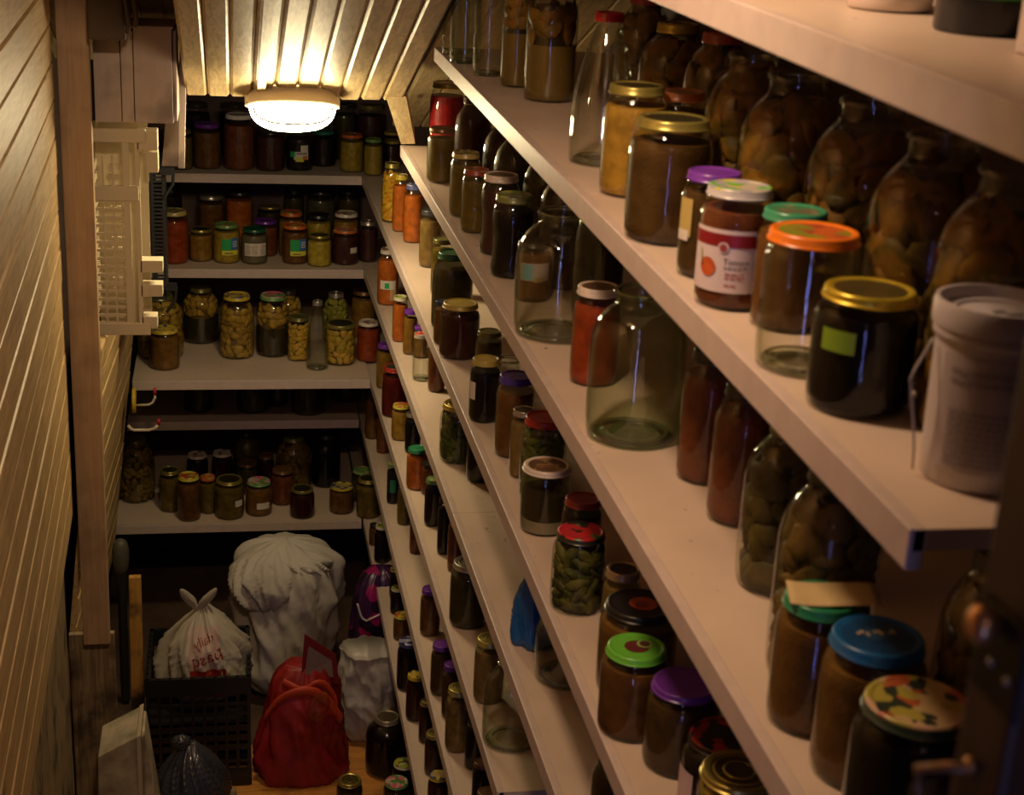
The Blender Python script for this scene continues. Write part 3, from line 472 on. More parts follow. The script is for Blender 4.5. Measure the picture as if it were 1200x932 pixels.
JARS=[
('B3',-0.1777,5.9329,-1.1506,0.0423,0.1481,'std','olive','gold','jam_jar','olive jar half hidden behind white box end, leftmost on top back shelf'),
('B3',-0.0830,5.9627,-1.1506,0.0540,0.1698,'std','brown','purple','jam_jar','brown jam jar with purple lid on top back shelf'),
('B3',0.0383,5.9527,-1.1506,0.0591,0.2093,'std','redbrown','white','sauce_jar','tall red brown jar with white lid on top back shelf'),
('B3',0.1559,5.9422,-1.1506,0.0559,0.1618,'std','plum','plain_dark','jam_jar','plum coloured jar below left part of lamp, beside the white lidded jar'),
('B3',0.2667,5.9576,-1.1506,0.0529,0.1523,'std','dark','plain_dark','jam_jar','dark jar with torn colourful paper label below the lamp','torn'),
('B3',0.3652,6.0461,-1.1506,0.0471,0.1371,'std','dark','teal','jam_jar','dark jar with teal lid below right edge of lamp'),
('B3',0.4682,5.9428,-1.1506,0.0465,0.1435,'std','mustard','pat_red','jam_jar','mustard yellow jar with red patterned lid on top back shelf'),
('B3',0.5449,5.8762,-1.1506,0.0362,0.1390,'std','mustard','pat_green','jam_jar','mustard yellow jar with green lid, rightmost in front on top back shelf'),
('B3',0.6449,6.1565,-1.1506,0.0379,0.1200,'std','plum','gingham','jam_jar','plum jar with yellow gingham lid, farthest back of the two in the shelf corner'),
('B3',0.6343,6.0682,-1.1506,0.0374,0.1000,'std','plum','gingham','jam_jar','plum jar with yellow gingham lid, nearest of the two in the shelf corner'),
('B3',-0.1274,6.1948,-1.1506,0.0552,0.2100,'std','dark','plain_dark','preserve_jar','tall dark jar standing behind purple lidded jar on top back shelf'),
('B3',0.0247,6.1939,-1.1506,0.0561,0.2100,'std','dark','plain_dark','preserve_jar','tall dark jar standing behind white lidded jar on top back shelf'),
('B3',0.3384,6.1930,-1.1506,0.0570,0.2100,'std','olive','plain_dark','preserve_jar','tall olive jar behind the lamp on top back shelf'),
('B3',0.4573,6.2035,-1.1506,0.0465,0.2200,'std','dkolive','plain_dark','preserve_jar','tall dark olive jar behind the red lidded mustard jar'),
('B3',0.5598,6.1968,-1.1506,0.0532,0.2200,'std','plum','goldblack','preserve_jar','tall plum jar behind the green lidded mustard jar'),
('B4',-0.2074,5.7833,-1.4776,0.0549,0.1988,'std','tomato','pat_gold','sauce_jar','tall orange red sauce jar, leftmost on second back shelf'),
('B4',-0.1094,5.8167,-1.4776,0.0456,0.1221,'std','amber','goldblack','jam_jar','small amber jar with flat gold lid on second back shelf'),
('B4',-0.0124,5.7966,-1.4776,0.0505,0.1464,'std','mustard','pat_green','jam_jar','yellow green jar with green lid and green blue label on second back shelf','eco'),
('B4',0.0911,5.7860,-1.4776,0.0506,0.1333,'std','seeds','dkgreen','spice_jar','jar of grey seeds with dark green lid and white printed label','white'),
('B4',0.1352,5.9042,-1.4776,0.0482,0.1377,'std','redbrown','purple','jam_jar','red brown jar with purple lid behind the jar of grey seeds'),
('B4',0.2455,5.7905,-1.4776,0.0508,0.1474,'std','brown','pat_red','jam_jar','dark brown jar with red green lid and green blue label on second back shelf','eco'),
('B4',0.2340,5.8925,-1.4776,0.0483,0.1750,'std','amber','pat_red','jam_jar','amber jar with red yellow lid behind the dark brown labelled jar'),
('B4',0.3356,5.7481,-1.4776,0.0457,0.1191,'std','yellow','goldblack','jam_jar','bright yellow jar with gold rimmed lid in front on second back shelf'),
('B4',0.3392,5.8824,-1.4776,0.0484,0.1686,'std','mustard','black','jam_jar','mustard jar with black lid behind the bright yellow jar'),
('B4',0.4352,5.7834,-1.4776,0.0527,0.1340,'std','plum','pat_red','jam_jar','dark plum jar with red yellow lid in front on second back shelf','tag'),
('B4',0.4479,5.9143,-1.4776,0.0504,0.1692,'std','amber','pat_white','jam_jar','amber jar with white speckled lid behind the dark plum jar'),
('B4',0.5274,5.8220,-1.4776,0.0366,0.1562,'std','plum','silver','jam_jar','slim plum jar with grey lid at right end of second back shelf'),
('B4',-0.2320,6.2051,-1.4776,0.0449,0.2000,'std','dark','plain_dark','preserve_jar','tall dark jar behind the orange red sauce jar, leftmost in back row'),
('B4',-0.0744,6.1978,-1.4776,0.0522,0.1700,'std','brown','silver','preserve_jar','brown jar with grey lid in back row behind the small amber jar'),
('B4',0.0385,6.1955,-1.4776,0.0545,0.1900,'std','orange','plain_dark','preserve_jar','orange jar in back row of second back shelf behind green lidded jar'),
('B4',0.1606,6.2010,-1.4776,0.0490,0.1300,'std','dkolive','gold','preserve_jar','dark olive jar with gold lid in back row behind purple lid'),
('B4',0.2568,6.2076,-1.4776,0.0424,0.2000,'std','dkolive','plain_dark','preserve_jar','tall dark olive jar in back row behind red yellow lid'),
('B4',0.3647,6.1896,-1.4776,0.0604,0.2000,'std','grey','plain_dark','preserve_jar','wide grey jar in back row behind the black lidded jar'),
('B4',0.4785,6.2000,-1.4776,0.0500,0.2000,'std','dkolive','plain_dark','preserve_jar','tall dark jar in back row behind the white speckled lid'),
('B5',-0.2580,5.6170,-1.7956,0.0863,0.2367,'big','mush','olivelid','mushroom_jar','large jar of preserved slices, leftmost on middle back shelf behind basket'),
('B5',-0.2380,5.4743,-1.7956,0.0547,0.1488,'std','amberb','pat_yellow','jam_jar','small brown jar with yellow blue lid at left of middle back shelf'),
('B5',-0.1129,5.8082,-1.7956,0.0712,0.2134,'big','mushhalf','olivelid','mushroom_jar','large jar half full of slices above dark liquid on middle back shelf'),
('B5',0.0228,5.6081,-1.7956,0.0644,0.2395,'tall','mush','pat_yellow','mushroom_jar','tall jar of pale mushrooms with yellow blue lid on middle back shelf'),
('B5',0.1572,5.6307,-1.7956,0.0633,0.2339,'tall','mushhalf','pat_pink','mushroom_jar','tall jar of mushrooms with green pink lid on middle back shelf'),
('B5',0.2508,5.5625,-1.7956,0.0435,0.1693,'std','fruit','olivelid','fruit_jar','jar of yellow fruit with olive lid left of the empty bottle'),
('B5',0.3136,5.4522,-1.7956,0.0412,0.2588,'bottle','clear','silver','glass_bottle','slim empty clear bottle on middle back shelf'),
('B5',0.4034,5.5175,-1.7956,0.0578,0.1572,'wide','fruit','goldblack','fruit_jar','jar of yellow fruit halves with gold lid right of the empty bottle'),
('B5',0.5103,5.5476,-1.7956,0.0437,0.1534,'std','tomato','pat_white','sauce_jar','red sauce jar with floral white lid at right end of middle back shelf'),
('B5',0.4055,5.8098,-1.7956,0.0535,0.1900,'big','fruitg','silver','fruit_jar','large jar of green fruit behind the jar of yellow fruit halves'),
('B5',0.5194,5.8611,-1.7956,0.0508,0.1900,'std','amber','brownlid','preserve_jar','gold brown jar with brown lid behind the floral white lid'),
('B5',0.2201,5.7832,-1.7956,0.0562,0.2100,'big','mush','plain_dark','mushroom_jar','large dim mushroom jar in back row behind green pink lid'),
('B6',-0.1278,5.8381,-2.0896,0.0574,0.1600,'std','dkolive','plain_dark','preserve_jar','dark big jar, leftmost on the dim recessed back shelf'),
('B6',0.0821,5.8283,-2.0896,0.0645,0.1600,'std','dkolive','plain_dark','preserve_jar','dark big jar, second from left on the dim recessed back shelf'),
('B6',0.1811,5.8816,-2.0896,0.0412,0.1600,'std','dkolive','plain_dark','preserve_jar','small dark jar between big jars on the dim recessed back shelf'),
('B6',0.2995,5.7948,-2.0896,0.0680,0.1600,'std','dkolive','plain_dark','preserve_jar','dark big jar nearest the shelf edge on the dim recessed back shelf'),
('B6',0.4595,5.9457,-2.0896,0.0629,0.1600,'std','dkolive','plain_dark','preserve_jar','dark jar, rightmost on the dim recessed back shelf'),
('B7',-0.3704,5.7574,-2.4316,0.0726,0.2566,'big','mushdk','olivelid','mushroom_jar','large jar of dark mushrooms, leftmost on bottom back shelf'),
('B7',-0.2374,5.6357,-2.4316,0.0416,0.1680,'std','olive','goldblack','jam_jar','olive jar with flat dark lid beside the large mushroom jar on bottom back shelf'),
('B7',-0.1638,5.5447,-2.4316,0.0443,0.1809,'std','brown','pat_yellowred','jam_jar','slim brown jar with yellow red lid in front on bottom back shelf'),
('B7',-0.0938,5.6043,-2.4316,0.0332,0.1494,'std','olive','pat_orange','jam_jar','olive jar with orange lid behind the slim brown jar'),
('B7',-0.0115,5.5621,-2.4316,0.0563,0.1555,'std','olive','goldblack','jam_jar','wide olive jar with dark lid and small tilted label on bottom back shelf','tag'),
('B7',0.1013,5.5851,-2.4316,0.0517,0.1354,'std','amberb','pat_pink','jam_jar','brown jar with green pink lid and white sticker on bottom back shelf','tagw'),
('B7',0.1953,5.6823,-2.4316,0.0458,0.1434,'std','redbrown','brownlid','jam_jar','dark red jar behind the small dark jar with white marks'),
('B7',0.2666,5.5475,-2.4316,0.0483,0.1163,'std','dkred','goldblack','jam_jar','small dark red jar with gold rimmed lid on bottom back shelf'),
('B7',0.4219,5.5842,-2.4316,0.0488,0.1086,'std','brown','pat_yellow','jam_jar','small brown jar with yellow blue lid standing alone on bottom back shelf'),
('B7',0.5214,5.5315,-2.4316,0.0465,0.1603,'std','olive','goldblack','jam_jar','olive jar with gold lid at right corner of bottom back shelf'),
('B7',0.5118,5.6930,-2.4316,0.0445,0.1300,'std','dkolive','pat_green','jam_jar','dark jar with green patterned lid behind the corner olive jar'),
('B7',-0.1376,5.8669,-2.4316,0.0431,0.1400,'std','dark','pat_white','jam_jar','dim jar with pale patterned lid behind the yellow red lid'),
('B7',-0.0397,5.8822,-2.4316,0.0416,0.1400,'std','dkred','pat_white','jam_jar','dark red jar with pale ringed lid behind the wide olive jar'),
('B7',0.0604,5.7946,-2.4316,0.0446,0.1300,'std','dkolive','brownlid','jam_jar','dark jar with brown lid behind the green pink lid'),
('B7',0.1349,5.8451,-2.4316,0.0346,0.1400,'std','dkred','brownlid','jam_jar','slim dark red jar in back row left of large mushroom jar'),
('B7',0.2450,5.8394,-2.4316,0.0726,0.2200,'big','mushdk','olivelid','mushroom_jar','large mushroom jar in back row of bottom back shelf'),
('B7',0.3774,5.8644,-2.4316,0.0591,0.2200,'big','black','plain_dark','preserve_jar','large black jar in back row right of large mushroom jar'),
('B7',0.0608,5.9068,-2.4316,0.0589,0.2200,'big','dkolive','plain_dark','preserve_jar','large dark jar in back row left of large mushroom jar'),
('L3',0.5338,5.0593,-1.1481,0.0344,0.1982,'tall','pepper','goldblack','pepper_jar','yellow pepper jar with gold lid at far end of fourth long shelf'),
('L3',0.5496,4.9157,-1.1476,0.0280,0.1869,'tall','orange','pat_yellow','sauce_jar','orange red jar with yellow lid next after the yellow pepper jar'),
('L3',0.5719,4.7651,-1.1470,0.0313,0.1859,'tall','orange','pat_blue','sauce_jar','orange red jar with blue lid, nearer of two below the second shelf end'),
('L3',0.5881,4.4521,-1.1458,0.0333,0.1726,'std','tan','dkgrey','jam_jar','tan jar with dark grey lid left of the big olive jar'),
('L3',0.5628,3.7932,-1.1432,0.0533,0.2042,'tall','dkolive','dkgreen','preserve_jar','big olive brown jar with dark green lid on fourth long shelf'),
('L3',0.5808,4.1319,-1.1445,0.0309,0.1600,'std','olive','olivelid','preserve_jar','jar with yellow green lid standing behind big olive brown jar'),
('L3',0.5200,3.6648,-1.1427,0.0204,0.1112,'std','brown','dkblue','jam_jar','slim brown jar with blue black lid beside gingham lidded jar'),
('L3',0.5499,3.5596,-1.1423,0.0493,0.1355,'std','dkred','gingham','jam_jar','dark red jar with gingham lid beside slim brown jar on fourth shelf'),
('L3',0.5855,3.3370,-1.1415,0.0316,0.1300,'std','dkolive','olivelid','jam_jar','jar with olive lid behind the two gingham lidded jars'),
('L3',0.5387,3.0977,-1.1406,0.0335,0.1404,'std','black','gingham','jam_jar','black jar with gold gingham lid and side label left of navy lid','side'),
('L3',0.5983,3.1550,-1.1408,0.0283,0.1200,'std','clear','none','empty_jar','open empty jar behind the jar with navy lid'),
('L3',0.5667,2.8905,-1.1398,0.0395,0.1709,'std','brown','navy','jam_jar','brown jar with navy purple lid on fourth long shelf'),
('L3',0.5627,2.7710,-1.1393,0.0254,0.1398,'std','tan','tinlid','jam_jar','slim tan jar between navy lid and red lid on fourth long shelf'),
('L3',0.5838,2.6726,-1.1389,0.0444,0.1596,'std','cuc','red','pickle_jar','green pickle jar with plain red lid behind white lidded empty jar'),
('L3',0.5580,2.5139,-1.1383,0.0452,0.1252,'wide','halfclear','pat_brownw','empty_jar','nearly empty jar with white rimmed brown lid on fourth long shelf'),
('L3',0.5864,2.3449,-1.1377,0.0352,0.1300,'std','dark','dkredlid','preserve_jar','dark jar with dull red lid behind the strawberry lidded pickles'),
('L3',0.5511,2.2005,-1.1371,0.0447,0.1351,'std','cucd','strawb','pickle_jar','dark green pickle jar with red strawberry lid on fourth long shelf'),
('L3',0.5763,2.0257,-1.1364,0.0297,0.1500,'std','tan','tanblack','jam_jar','jar with tan rimmed black lid behind the black orange lid'),
('L3',0.5803,1.9350,-1.1361,0.0581,0.1374,'std','amberb','blackorange','jam_jar','large brown jar with black lid and orange centre'),
('L3',0.5467,1.8229,-1.1356,0.0477,0.1286,'std','brown','greenapple','jam_jar','brown jar with bright green lid showing a dark fruit print'),
('L3',0.5906,1.7315,-1.1353,0.0507,0.1222,'std','dkbrown','purple','jam_jar','dark brown jar with purple lid behind red black lid on fourth long shelf'),
('L3',0.6156,1.6268,-1.1349,0.0538,0.1038,'std','dark','pat_redblack','jam_jar','dark jar with glossy red black lid and pink side label','pinkside'),
('L3',0.5990,1.5226,-1.1345,0.0487,0.1200,'wide','fruit','goldopen','fruit_jar','jar of yellow fruit with gold rimmed lid at bottom edge'),
('L4',0.5396,5.1652,-1.4655,0.0373,0.1975,'tall','orange','pat_white','sauce_jar','orange red jar with white green lid and white label on fifth shelf','leaf'),
('L4',0.5311,4.6886,-1.4540,0.0246,0.1484,'std','orange','pat_whitegreen','sauce_jar','slim orange brown jar with white olive lid on fifth shelf'),
('L4',0.5471,4.5425,-1.4505,0.0226,0.1424,'std','amber','purple','jam_jar','slim amber jar with purple lid left of the small clear jar'),
('L4',0.5753,4.5035,-1.4496,0.0224,0.1000,'std','amber','purple','jam_jar','jar with purple lid just behind the small clear jar'),
('L4',0.5502,4.2706,-1.4440,0.0265,0.1425,'std','clear','redspot','empty_jar','small empty clear jar with red spotted lid on fifth shelf'),
('L4',0.5819,4.1624,-1.4414,0.0259,0.1549,'std','redbrown','plain_dark','jam_jar','red brown jar right of the small clear jar on fifth shelf'),
('L4',0.5633,3.5897,-1.4277,0.0488,0.1507,'std','cuc','goldopen','pickle_jar','dark green pickle jar with gold lid alone on fifth shelf'),
('L4',0.5975,3.4441,-1.4243,0.0356,0.1709,'std','dark','plain_dark','preserve_jar','dark jar right of the lone green pickle jar on fifth shelf'),
('L4',0.5976,2.4296,-1.4000,0.0596,0.1451,'big','clear','none','empty_jar','big empty jar beside the blue bag, base showing, on fifth shelf'),
('L4',0.5690,1.9501,-1.3885,0.0368,0.1224,'tall','dkbrown','plain_dark','preserve_jar','dark brown jar below the green apple lid on fifth shelf'),
('L5',0.5434,5.2180,-1.7923,0.0338,0.1637,'std','amber','purple','jam_jar','amber jar with purple lid at far end of sixth shelf'),
('L5',0.5385,5.6348,-1.8070,0.0262,0.1000,'std','dkred','pat_green','jam_jar','dark red jar with speckled lid in the corner of sixth shelf'),
('L5',0.5426,4.8937,-1.7809,0.0435,0.1747,'std','berry','redopen','jam_jar','dark red berry jar with red gold rimmed lid on sixth shelf'),
('L5',0.5374,4.6411,-1.7720,0.0305,0.1182,'std','gold','pat_yellowred','jam_jar','golden jar with yellow red lid on sixth shelf'),
('L5',0.5615,4.5109,-1.7675,0.0257,0.1322,'std','black','silver','jam_jar','small black jar with silver lid on sixth shelf'),
('L5',0.5377,4.1929,-1.7563,0.0317,0.1266,'std','orange','green','sauce_jar','orange brown jar with plain green lid on sixth shelf'),
('L5',0.5687,4.1418,-1.7545,0.0251,0.1000,'std','redbrown','plain_dark','jam_jar','red brown jar behind the plain green lidded jar'),
('L5',0.5493,3.8991,-1.7460,0.0262,0.1393,'std','dark','pat_green','jam_jar','dark jar with yellow green lid on sixth shelf'),
('L5',0.5506,3.6928,-1.7387,0.0182,0.1628,'std','dark','plain_dark','jam_jar','slim dark jar just left of the shelf seam on sixth shelf'),
('L5',0.5649,3.5816,-1.7348,0.0200,0.1572,'std','redbrown','plain_dark','jam_jar','slim red brown jar just right of the slim dark jar'),
('L5',0.5524,3.2670,-1.7238,0.0452,0.1626,'std','dkolive','silver','preserve_jar','dim olive brown jar with silver lid on sixth shelf'),
('L5',0.5412,2.8891,-1.7105,0.0334,0.1487,'std','tan','ring','jam_jar','tan jar with ringed gold lid behind the big empty jar'),
('L5',0.5569,2.7072,-1.7041,0.0581,0.1872,'big','clear','none','empty_jar','big empty open jar at near end of sixth shelf'),
('L6',0.5272,5.5012,-2.0941,0.0278,0.1925,'std','brown','plain_dark','jam_jar','brown jar at the far dark end of seventh shelf'),
('L6',0.5558,5.3411,-2.0916,0.0271,0.1677,'std','redbrown','plain_dark','jam_jar','red brown jar second from far end of seventh shelf'),
('L6',0.5407,4.8448,-2.0836,0.0220,0.1472,'std','dark','pat_green','jam_jar','small dark jar with green side label on seventh shelf','greenside'),
('L6',0.5591,4.6605,-2.0807,0.0241,0.1495,'std','olive','plain_dark','jam_jar','slim olive brown jar on seventh shelf'),
('L6',0.5717,4.4238,-2.0769,0.0217,0.1385,'std','redbrown','plain_dark','jam_jar','slim red brown jar nearer than the slim olive jar on seventh shelf'),
('L6',0.5463,3.8651,-2.0679,0.0291,0.1415,'std','brown','purple','jam_jar','brown jar with purple lid, farthest of three purple lids on seventh shelf'),
('L6',0.5340,3.5279,-2.0625,0.0292,0.1437,'std','dkbrown','purple','jam_jar','dark brown jar with purple lid, middle of three purple lids on seventh shelf'),
('L6',0.5439,3.4020,-2.0605,0.0262,0.1515,'std','dkbrown','purple','jam_jar','dark brown jar with purple lid, nearest of three purple lids on seventh shelf'),
('L6',0.5379,3.2491,-2.0581,0.0315,0.1698,'std','tan','ring','jam_jar','tan jar with ringed gold lid on seventh shelf'),
('L6',0.5689,3.1616,-2.0567,0.0267,0.1200,'std','dark','plain_dark','jam_jar','dark jar behind brown rimmed lid at near end of seventh shelf'),
('L6',0.5585,2.9997,-2.0541,0.0237,0.1147,'std','dark','brownlid','jam_jar','dark jar with brown rimmed lid at near end of seventh shelf'),
('L6',0.5528,2.9004,-2.0525,0.0250,0.1003,'std','orange','brownlid','jam_jar','jar with orange brown lid cut by the bottom edge'),
('L7',0.5369,5.1231,-2.4368,0.0282,0.1464,'std','dark','pat_whitegreen','jam_jar','dark jar with white green lid at far end of lowest shelf'),
('L7',0.5212,5.2654,-2.4344,0.0193,0.0849,'std','brown','plain_dark','jam_jar','tiny brown jar at the far corner of lowest shelf'),
('L7',0.5579,4.8359,-2.4417,0.0224,0.1142,'std','dark','pat_yellow','jam_jar','dark jar with small yellow lid on lowest shelf, behind the yellow green lid'),
('L7',0.5527,4.7265,-2.4436,0.0250,0.0963,'std','dark','pat_whitegreen','jam_jar','dark jar with yellow green lid on lowest shelf'),
('L7',0.5485,4.5468,-2.4466,0.0284,0.0888,'std','brown','pat_yellowred','jam_jar','brown jar with yellow orange lid on lowest shelf'),
('L7',0.5355,4.2326,-2.4520,0.0362,0.1660,'std','black','pat_bluewhite','jam_jar','dark jar with blue white spotted lid on lowest shelf'),
('L7',0.5382,4.0536,-2.4550,0.0298,0.1513,'std','dkred','pat_yellow','jam_jar','dark red jar with yellow swirled lid on lowest shelf'),
('L7',0.5542,3.9279,-2.4572,0.0215,0.1334,'std','dkred','pat_gold','jam_jar','slim dark red jar with gold brown lid on lowest shelf'),
('L7',0.5593,3.7647,-2.4599,0.0293,0.1301,'std','plum','ring','jam_jar','plum jar with ringed gold lid on lowest shelf'),
('L7',0.5456,3.5795,-2.4631,0.0293,0.1152,'std','dkred','pat_yellow','jam_jar','dark jar with big yellow swirled lid at bottom edge of lowest shelf'),
('F',0.4982,4.4434,-2.8796,0.0716,0.2009,'big','black','tinlid','preserve_jar','large black jar on the floor beside the lowest shelf'),
('F',0.5397,4.2883,-2.8796,0.0390,0.1200,'std','dark','pat_whitegreen','jam_jar','dark jar with black yellow lid on floor behind the green flower lid'),
('F',0.5039,4.1842,-2.8796,0.0423,0.1200,'std','dkolive','pat_pink','jam_jar','jar with green lid and red flower print on floor'),
('F',0.3548,4.1776,-2.8796,0.0419,0.1400,'std','dkolive','goldopen','jam_jar','jar with plain olive gold lid on the orange floor'),
('L2',0.6232,4.4458,-0.7977,0.0497,0.2000,'std','beet','gold','beet_jar','bright red beet jar with gold lid at far end of third shelf'),
('L2',0.5489,3.9896,-0.7965,0.0384,0.1424,'std','olive','brownlid','jam_jar','olive jar with dark lid at front of far end of third shelf'),
('L2',0.6174,3.9088,-0.7962,0.0482,0.2350,'big','dkred','plain_dark','preserve_jar','large dark red jar behind the olive jar on third shelf'),
('L2',0.5516,3.5806,-0.7953,0.0368,0.1524,'std','olive','pat_gold','jam_jar','olive jar with gold patterned lid on third shelf'),
('L2',0.5512,3.4092,-0.7948,0.0333,0.1445,'std','olive','pat_redbrown','jam_jar','olive jar with red brown patterned lid on third shelf'),
('L2',0.5721,3.2045,-0.7943,0.0426,0.1730,'hour','plum','whiterim','jam_jar','dark waisted jar with white rimmed lid on third shelf'),
('L2',0.5666,3.0122,-0.7937,0.0439,0.1690,'hour','black','pat_olive','jam_jar','black waisted jar with green patterned lid on third shelf'),
('L2',0.6523,3.5828,-0.7953,0.0609,0.2350,'big','dkred','plain_dark','preserve_jar','large dark jar under second shelf edge, first from far end of back row'),
('L2',0.6451,3.4002,-0.7948,0.0581,0.2350,'big','dkolive','plain_dark','preserve_jar','large dark jar under second shelf edge, second from far end of back row'),
('L2',0.6682,3.1757,-0.7942,0.0547,0.2350,'big','dkolive','plain_dark','preserve_jar','large dark jar under second shelf edge, third from far end of back row'),
('L2',0.6526,2.9338,-0.7935,0.0508,0.2350,'big','dkolive','plain_dark','preserve_jar','large dark jar under second shelf edge, fourth from far end of back row'),
('L2',0.6697,2.6864,-0.7928,0.0467,0.2350,'big','dkolive','plain_dark','preserve_jar','large dark jar under second shelf edge, fifth from far end of back row'),
('L2',0.5777,2.5959,-0.7926,0.0793,0.2257,'big','clear','none','empty_jar','large empty open jar on third shelf, brown jar seen through it'),
('L2',0.5754,2.8310,-0.7932,0.0349,0.1156,'std','brown','plain_dark','jam_jar','brown jar with pale blue label seen through large empty jar','blue'),
('L2',0.5823,2.3256,-0.7918,0.0392,0.1627,'std','tomato','whiterim','sauce_jar','red sauce jar with white rimmed lid between the two large empty jars'),
('L2',0.5841,2.0699,-0.7911,0.0711,0.2257,'big','clearg','none','empty_jar','large greenish empty open jar on third shelf'),
('L2',0.6461,1.9041,-0.7906,0.0405,0.1878,'tall','redbrown','plain_dark','preserve_jar','tall red brown jar, farther of two beside greenish empty jar'),
('L2',0.6493,1.7625,-0.7902,0.0425,0.1846,'tall','redbrown','plain_dark','preserve_jar','tall red brown jar, nearer of two beside large jar of pickles'),
('L2',0.6411,1.5685,-0.7897,0.0570,0.2060,'big','cucb','olivelid','pickle_jar','large jar of brown green pickles right of the red brown jars'),
('L2',0.6030,1.3565,-0.7891,0.0539,0.2350,'big','mushdk','plain_dark','mushroom_jar','large jar of brown mushrooms under second shelf edge'),
('L2',0.6792,1.1475,-0.7885,0.0505,0.2350,'big','mushdk','plain_dark','mushroom_jar','large mushroom jar behind the blue lid on third shelf'),
('L2',0.5619,1.2661,-0.7888,0.0424,0.1365,'std','amberb','paper','jam_jar','olive brown jar with paper on its green lid'),
('L2',0.5797,1.1732,-0.7886,0.0492,0.1422,'std','amberb','blue','jam_jar','brown jar with blue lid beside paper covered lid'),
('L2',0.5727,1.0681,-0.7883,0.0531,0.1352,'std','black','pat_fruit','jam_jar','black jar with fruit patterned lid at bottom right'),
('L1',0.5319,3.6923,-0.4317,0.0325,0.2350,'big','clear','none','empty_jar','open empty jar, farthest of three at far end of second shelf'),
('L1',0.5347,3.5538,-0.4329,0.0354,0.2350,'tall','clearg','none','empty_jar','greenish empty jar, middle of three at far end of second shelf'),
('L1',0.5569,3.3567,-0.4346,0.0336,0.2200,'tall','clear','none','empty_jar','ribbed empty jar, nearest of three at far end of second shelf'),
('L1',0.5927,3.2057,-0.4358,0.0340,0.2350,'tall','mushhb','olivelid','mushroom_jar','mushroom jar, farther of two at top of second shelf'),
('L1',0.6275,3.0296,-0.4373,0.0512,0.2350,'tall','mushhb','olivelid','mushroom_jar','wide mushroom jar, nearer of two left of clear bottle'),
('L1',0.5852,2.3902,-0.4428,0.0508,0.2362,'bottle','clear','redcap','glass_bottle','tapered empty clear bottle with red cap on second shelf'),
('L1',0.5764,2.1585,-0.4448,0.0463,0.1591,'std','gold','goldblack','jam_jar','golden brown jar with dark gold lid right of red capped bottle'),
('L1',0.7642,2.6202,-0.4408,0.0648,0.2000,'big','mushb','goldopen','fruit_jar','large jar of orange brown slices behind golden brown jar'),
('L1',0.7375,2.7383,-0.4398,0.0532,0.2350,'big','mushdk','redlid','preserve_jar','dark jar behind the red capped bottle in back row'),
('L1',0.6554,2.2017,-0.4444,0.0407,0.1450,'std','amberb','orangetan','jam_jar','jar with dull orange lid behind the gold black lid'),
('L1',0.5549,1.8883,-0.4471,0.0539,0.1576,'std','dkbrown','goldblack','jam_jar','dark brown jar with olive gold lid left of purple lid on second shelf'),
('L1',0.7742,2.3974,-0.4427,0.0576,0.2100,'big','mushb','redlid2','fruit_jar','large jar of slices with dull red lid in back row'),
('L1',0.6645,1.9221,-0.4468,0.0578,0.2350,'big','mushb','none','mushroom_jar','large mushroom jar in back row with tall neck, right of dull red lid'),
('L1',0.6586,1.7376,-0.4484,0.0642,0.2350,'big','mushb','none','mushroom_jar','large mushroom jar in back row above the jar with the patterned white lid'),
('L1',0.6772,1.5566,-0.4499,0.0642,0.2350,'big','mushb','none','mushroom_jar','large mushroom jar in back row above the plain orange lid'),
('L1',0.6619,1.3475,-0.4517,0.0638,0.2350,'big','mushb','none','mushroom_jar','large mushroom jar in back row above the black jar with yellow lid'),
('L1',0.6562,1.1887,-0.4531,0.0620,0.2350,'big','mushb','none','mushroom_jar','large mushroom jar in back row above the white bucket'),
('L1',0.5582,1.7109,-0.4486,0.0367,0.1246,'std','dkbrown','purple','jam_jar','brown jar with purple lid and yellow side label on second shelf','yellowside'),
('L1',0.5492,1.5897,-0.4496,0.0412,0.1335,'std','redbrown','pat_silver','sauce_jar','tomato sauce jar with red and white tomato label','tomato'),
('L1',0.5839,1.5066,-0.4503,0.0386,0.1264,'std','brown','pat_greenlid','jam_jar','brown jar with green lid behind the orange lidded jar'),
('L1',0.5515,1.3685,-0.4515,0.0456,0.1373,'wide','halfclear2','orangelid','empty_jar','empty clear jar with bright orange lid on second shelf'),
('L1',0.5650,1.2553,-0.4525,0.0480,0.1120,'std','black','goldyellow','jam_jar','black jar with yellow gold lid and green sticker','greensq'),
]
for i,q in enumerate(JARS): jar(*q,seed=i)

# ------------------------------------------------------------------ things on the shelves beside the jars
def tub():
    e=empty('plastic_tub',(.655,1.50,-.117),'plain white plastic tub on the topmost shelf at the top edge','tub')
    m=mat('white_plastic',(.60,.50,.44),.4); mb=MB(); mb.lathe(chaikin([(0,0),(.038,0),(.043,.003),(.045,.05),(.046,.10),(.048,.102)],1),40); mb.build('body',m,e)
    mb=MB(); mb.lathe([(.049,.096),(.0505,.097),(.0505,.110),(.047,.112),(0,.112)],40); mb.build('lid',m,e,ang=40)
tub()
def black_tin():
    e=empty('paint_tin',(.668,1.325,-.120),'black round tin with green top band on the topmost shelf','tin')
    mb=MB(); mb.lathe([(0,0),(.040,0),(.0415,.002),(.0415,.032)],44); mb.build('body',mat('tin_black',(.012,.012,.014),.3),e,ang=40)
    mb=MB(); mb.lathe([(.0418,.031),(.0428,.034),(.0428,.040),(.0418,.043)],44); mb.build('band',mat('tin_green',(.02,.35,.04),.35),e)
    mb=MB(); mb.lathe([(.0425,.043),(.0435,.045),(.0435,.055),(.041,.058),(0,.058)],44); mb.build('lid',mat('white_plastic',(.6,.5,.44),.4),e,ang=40)
black_tin()
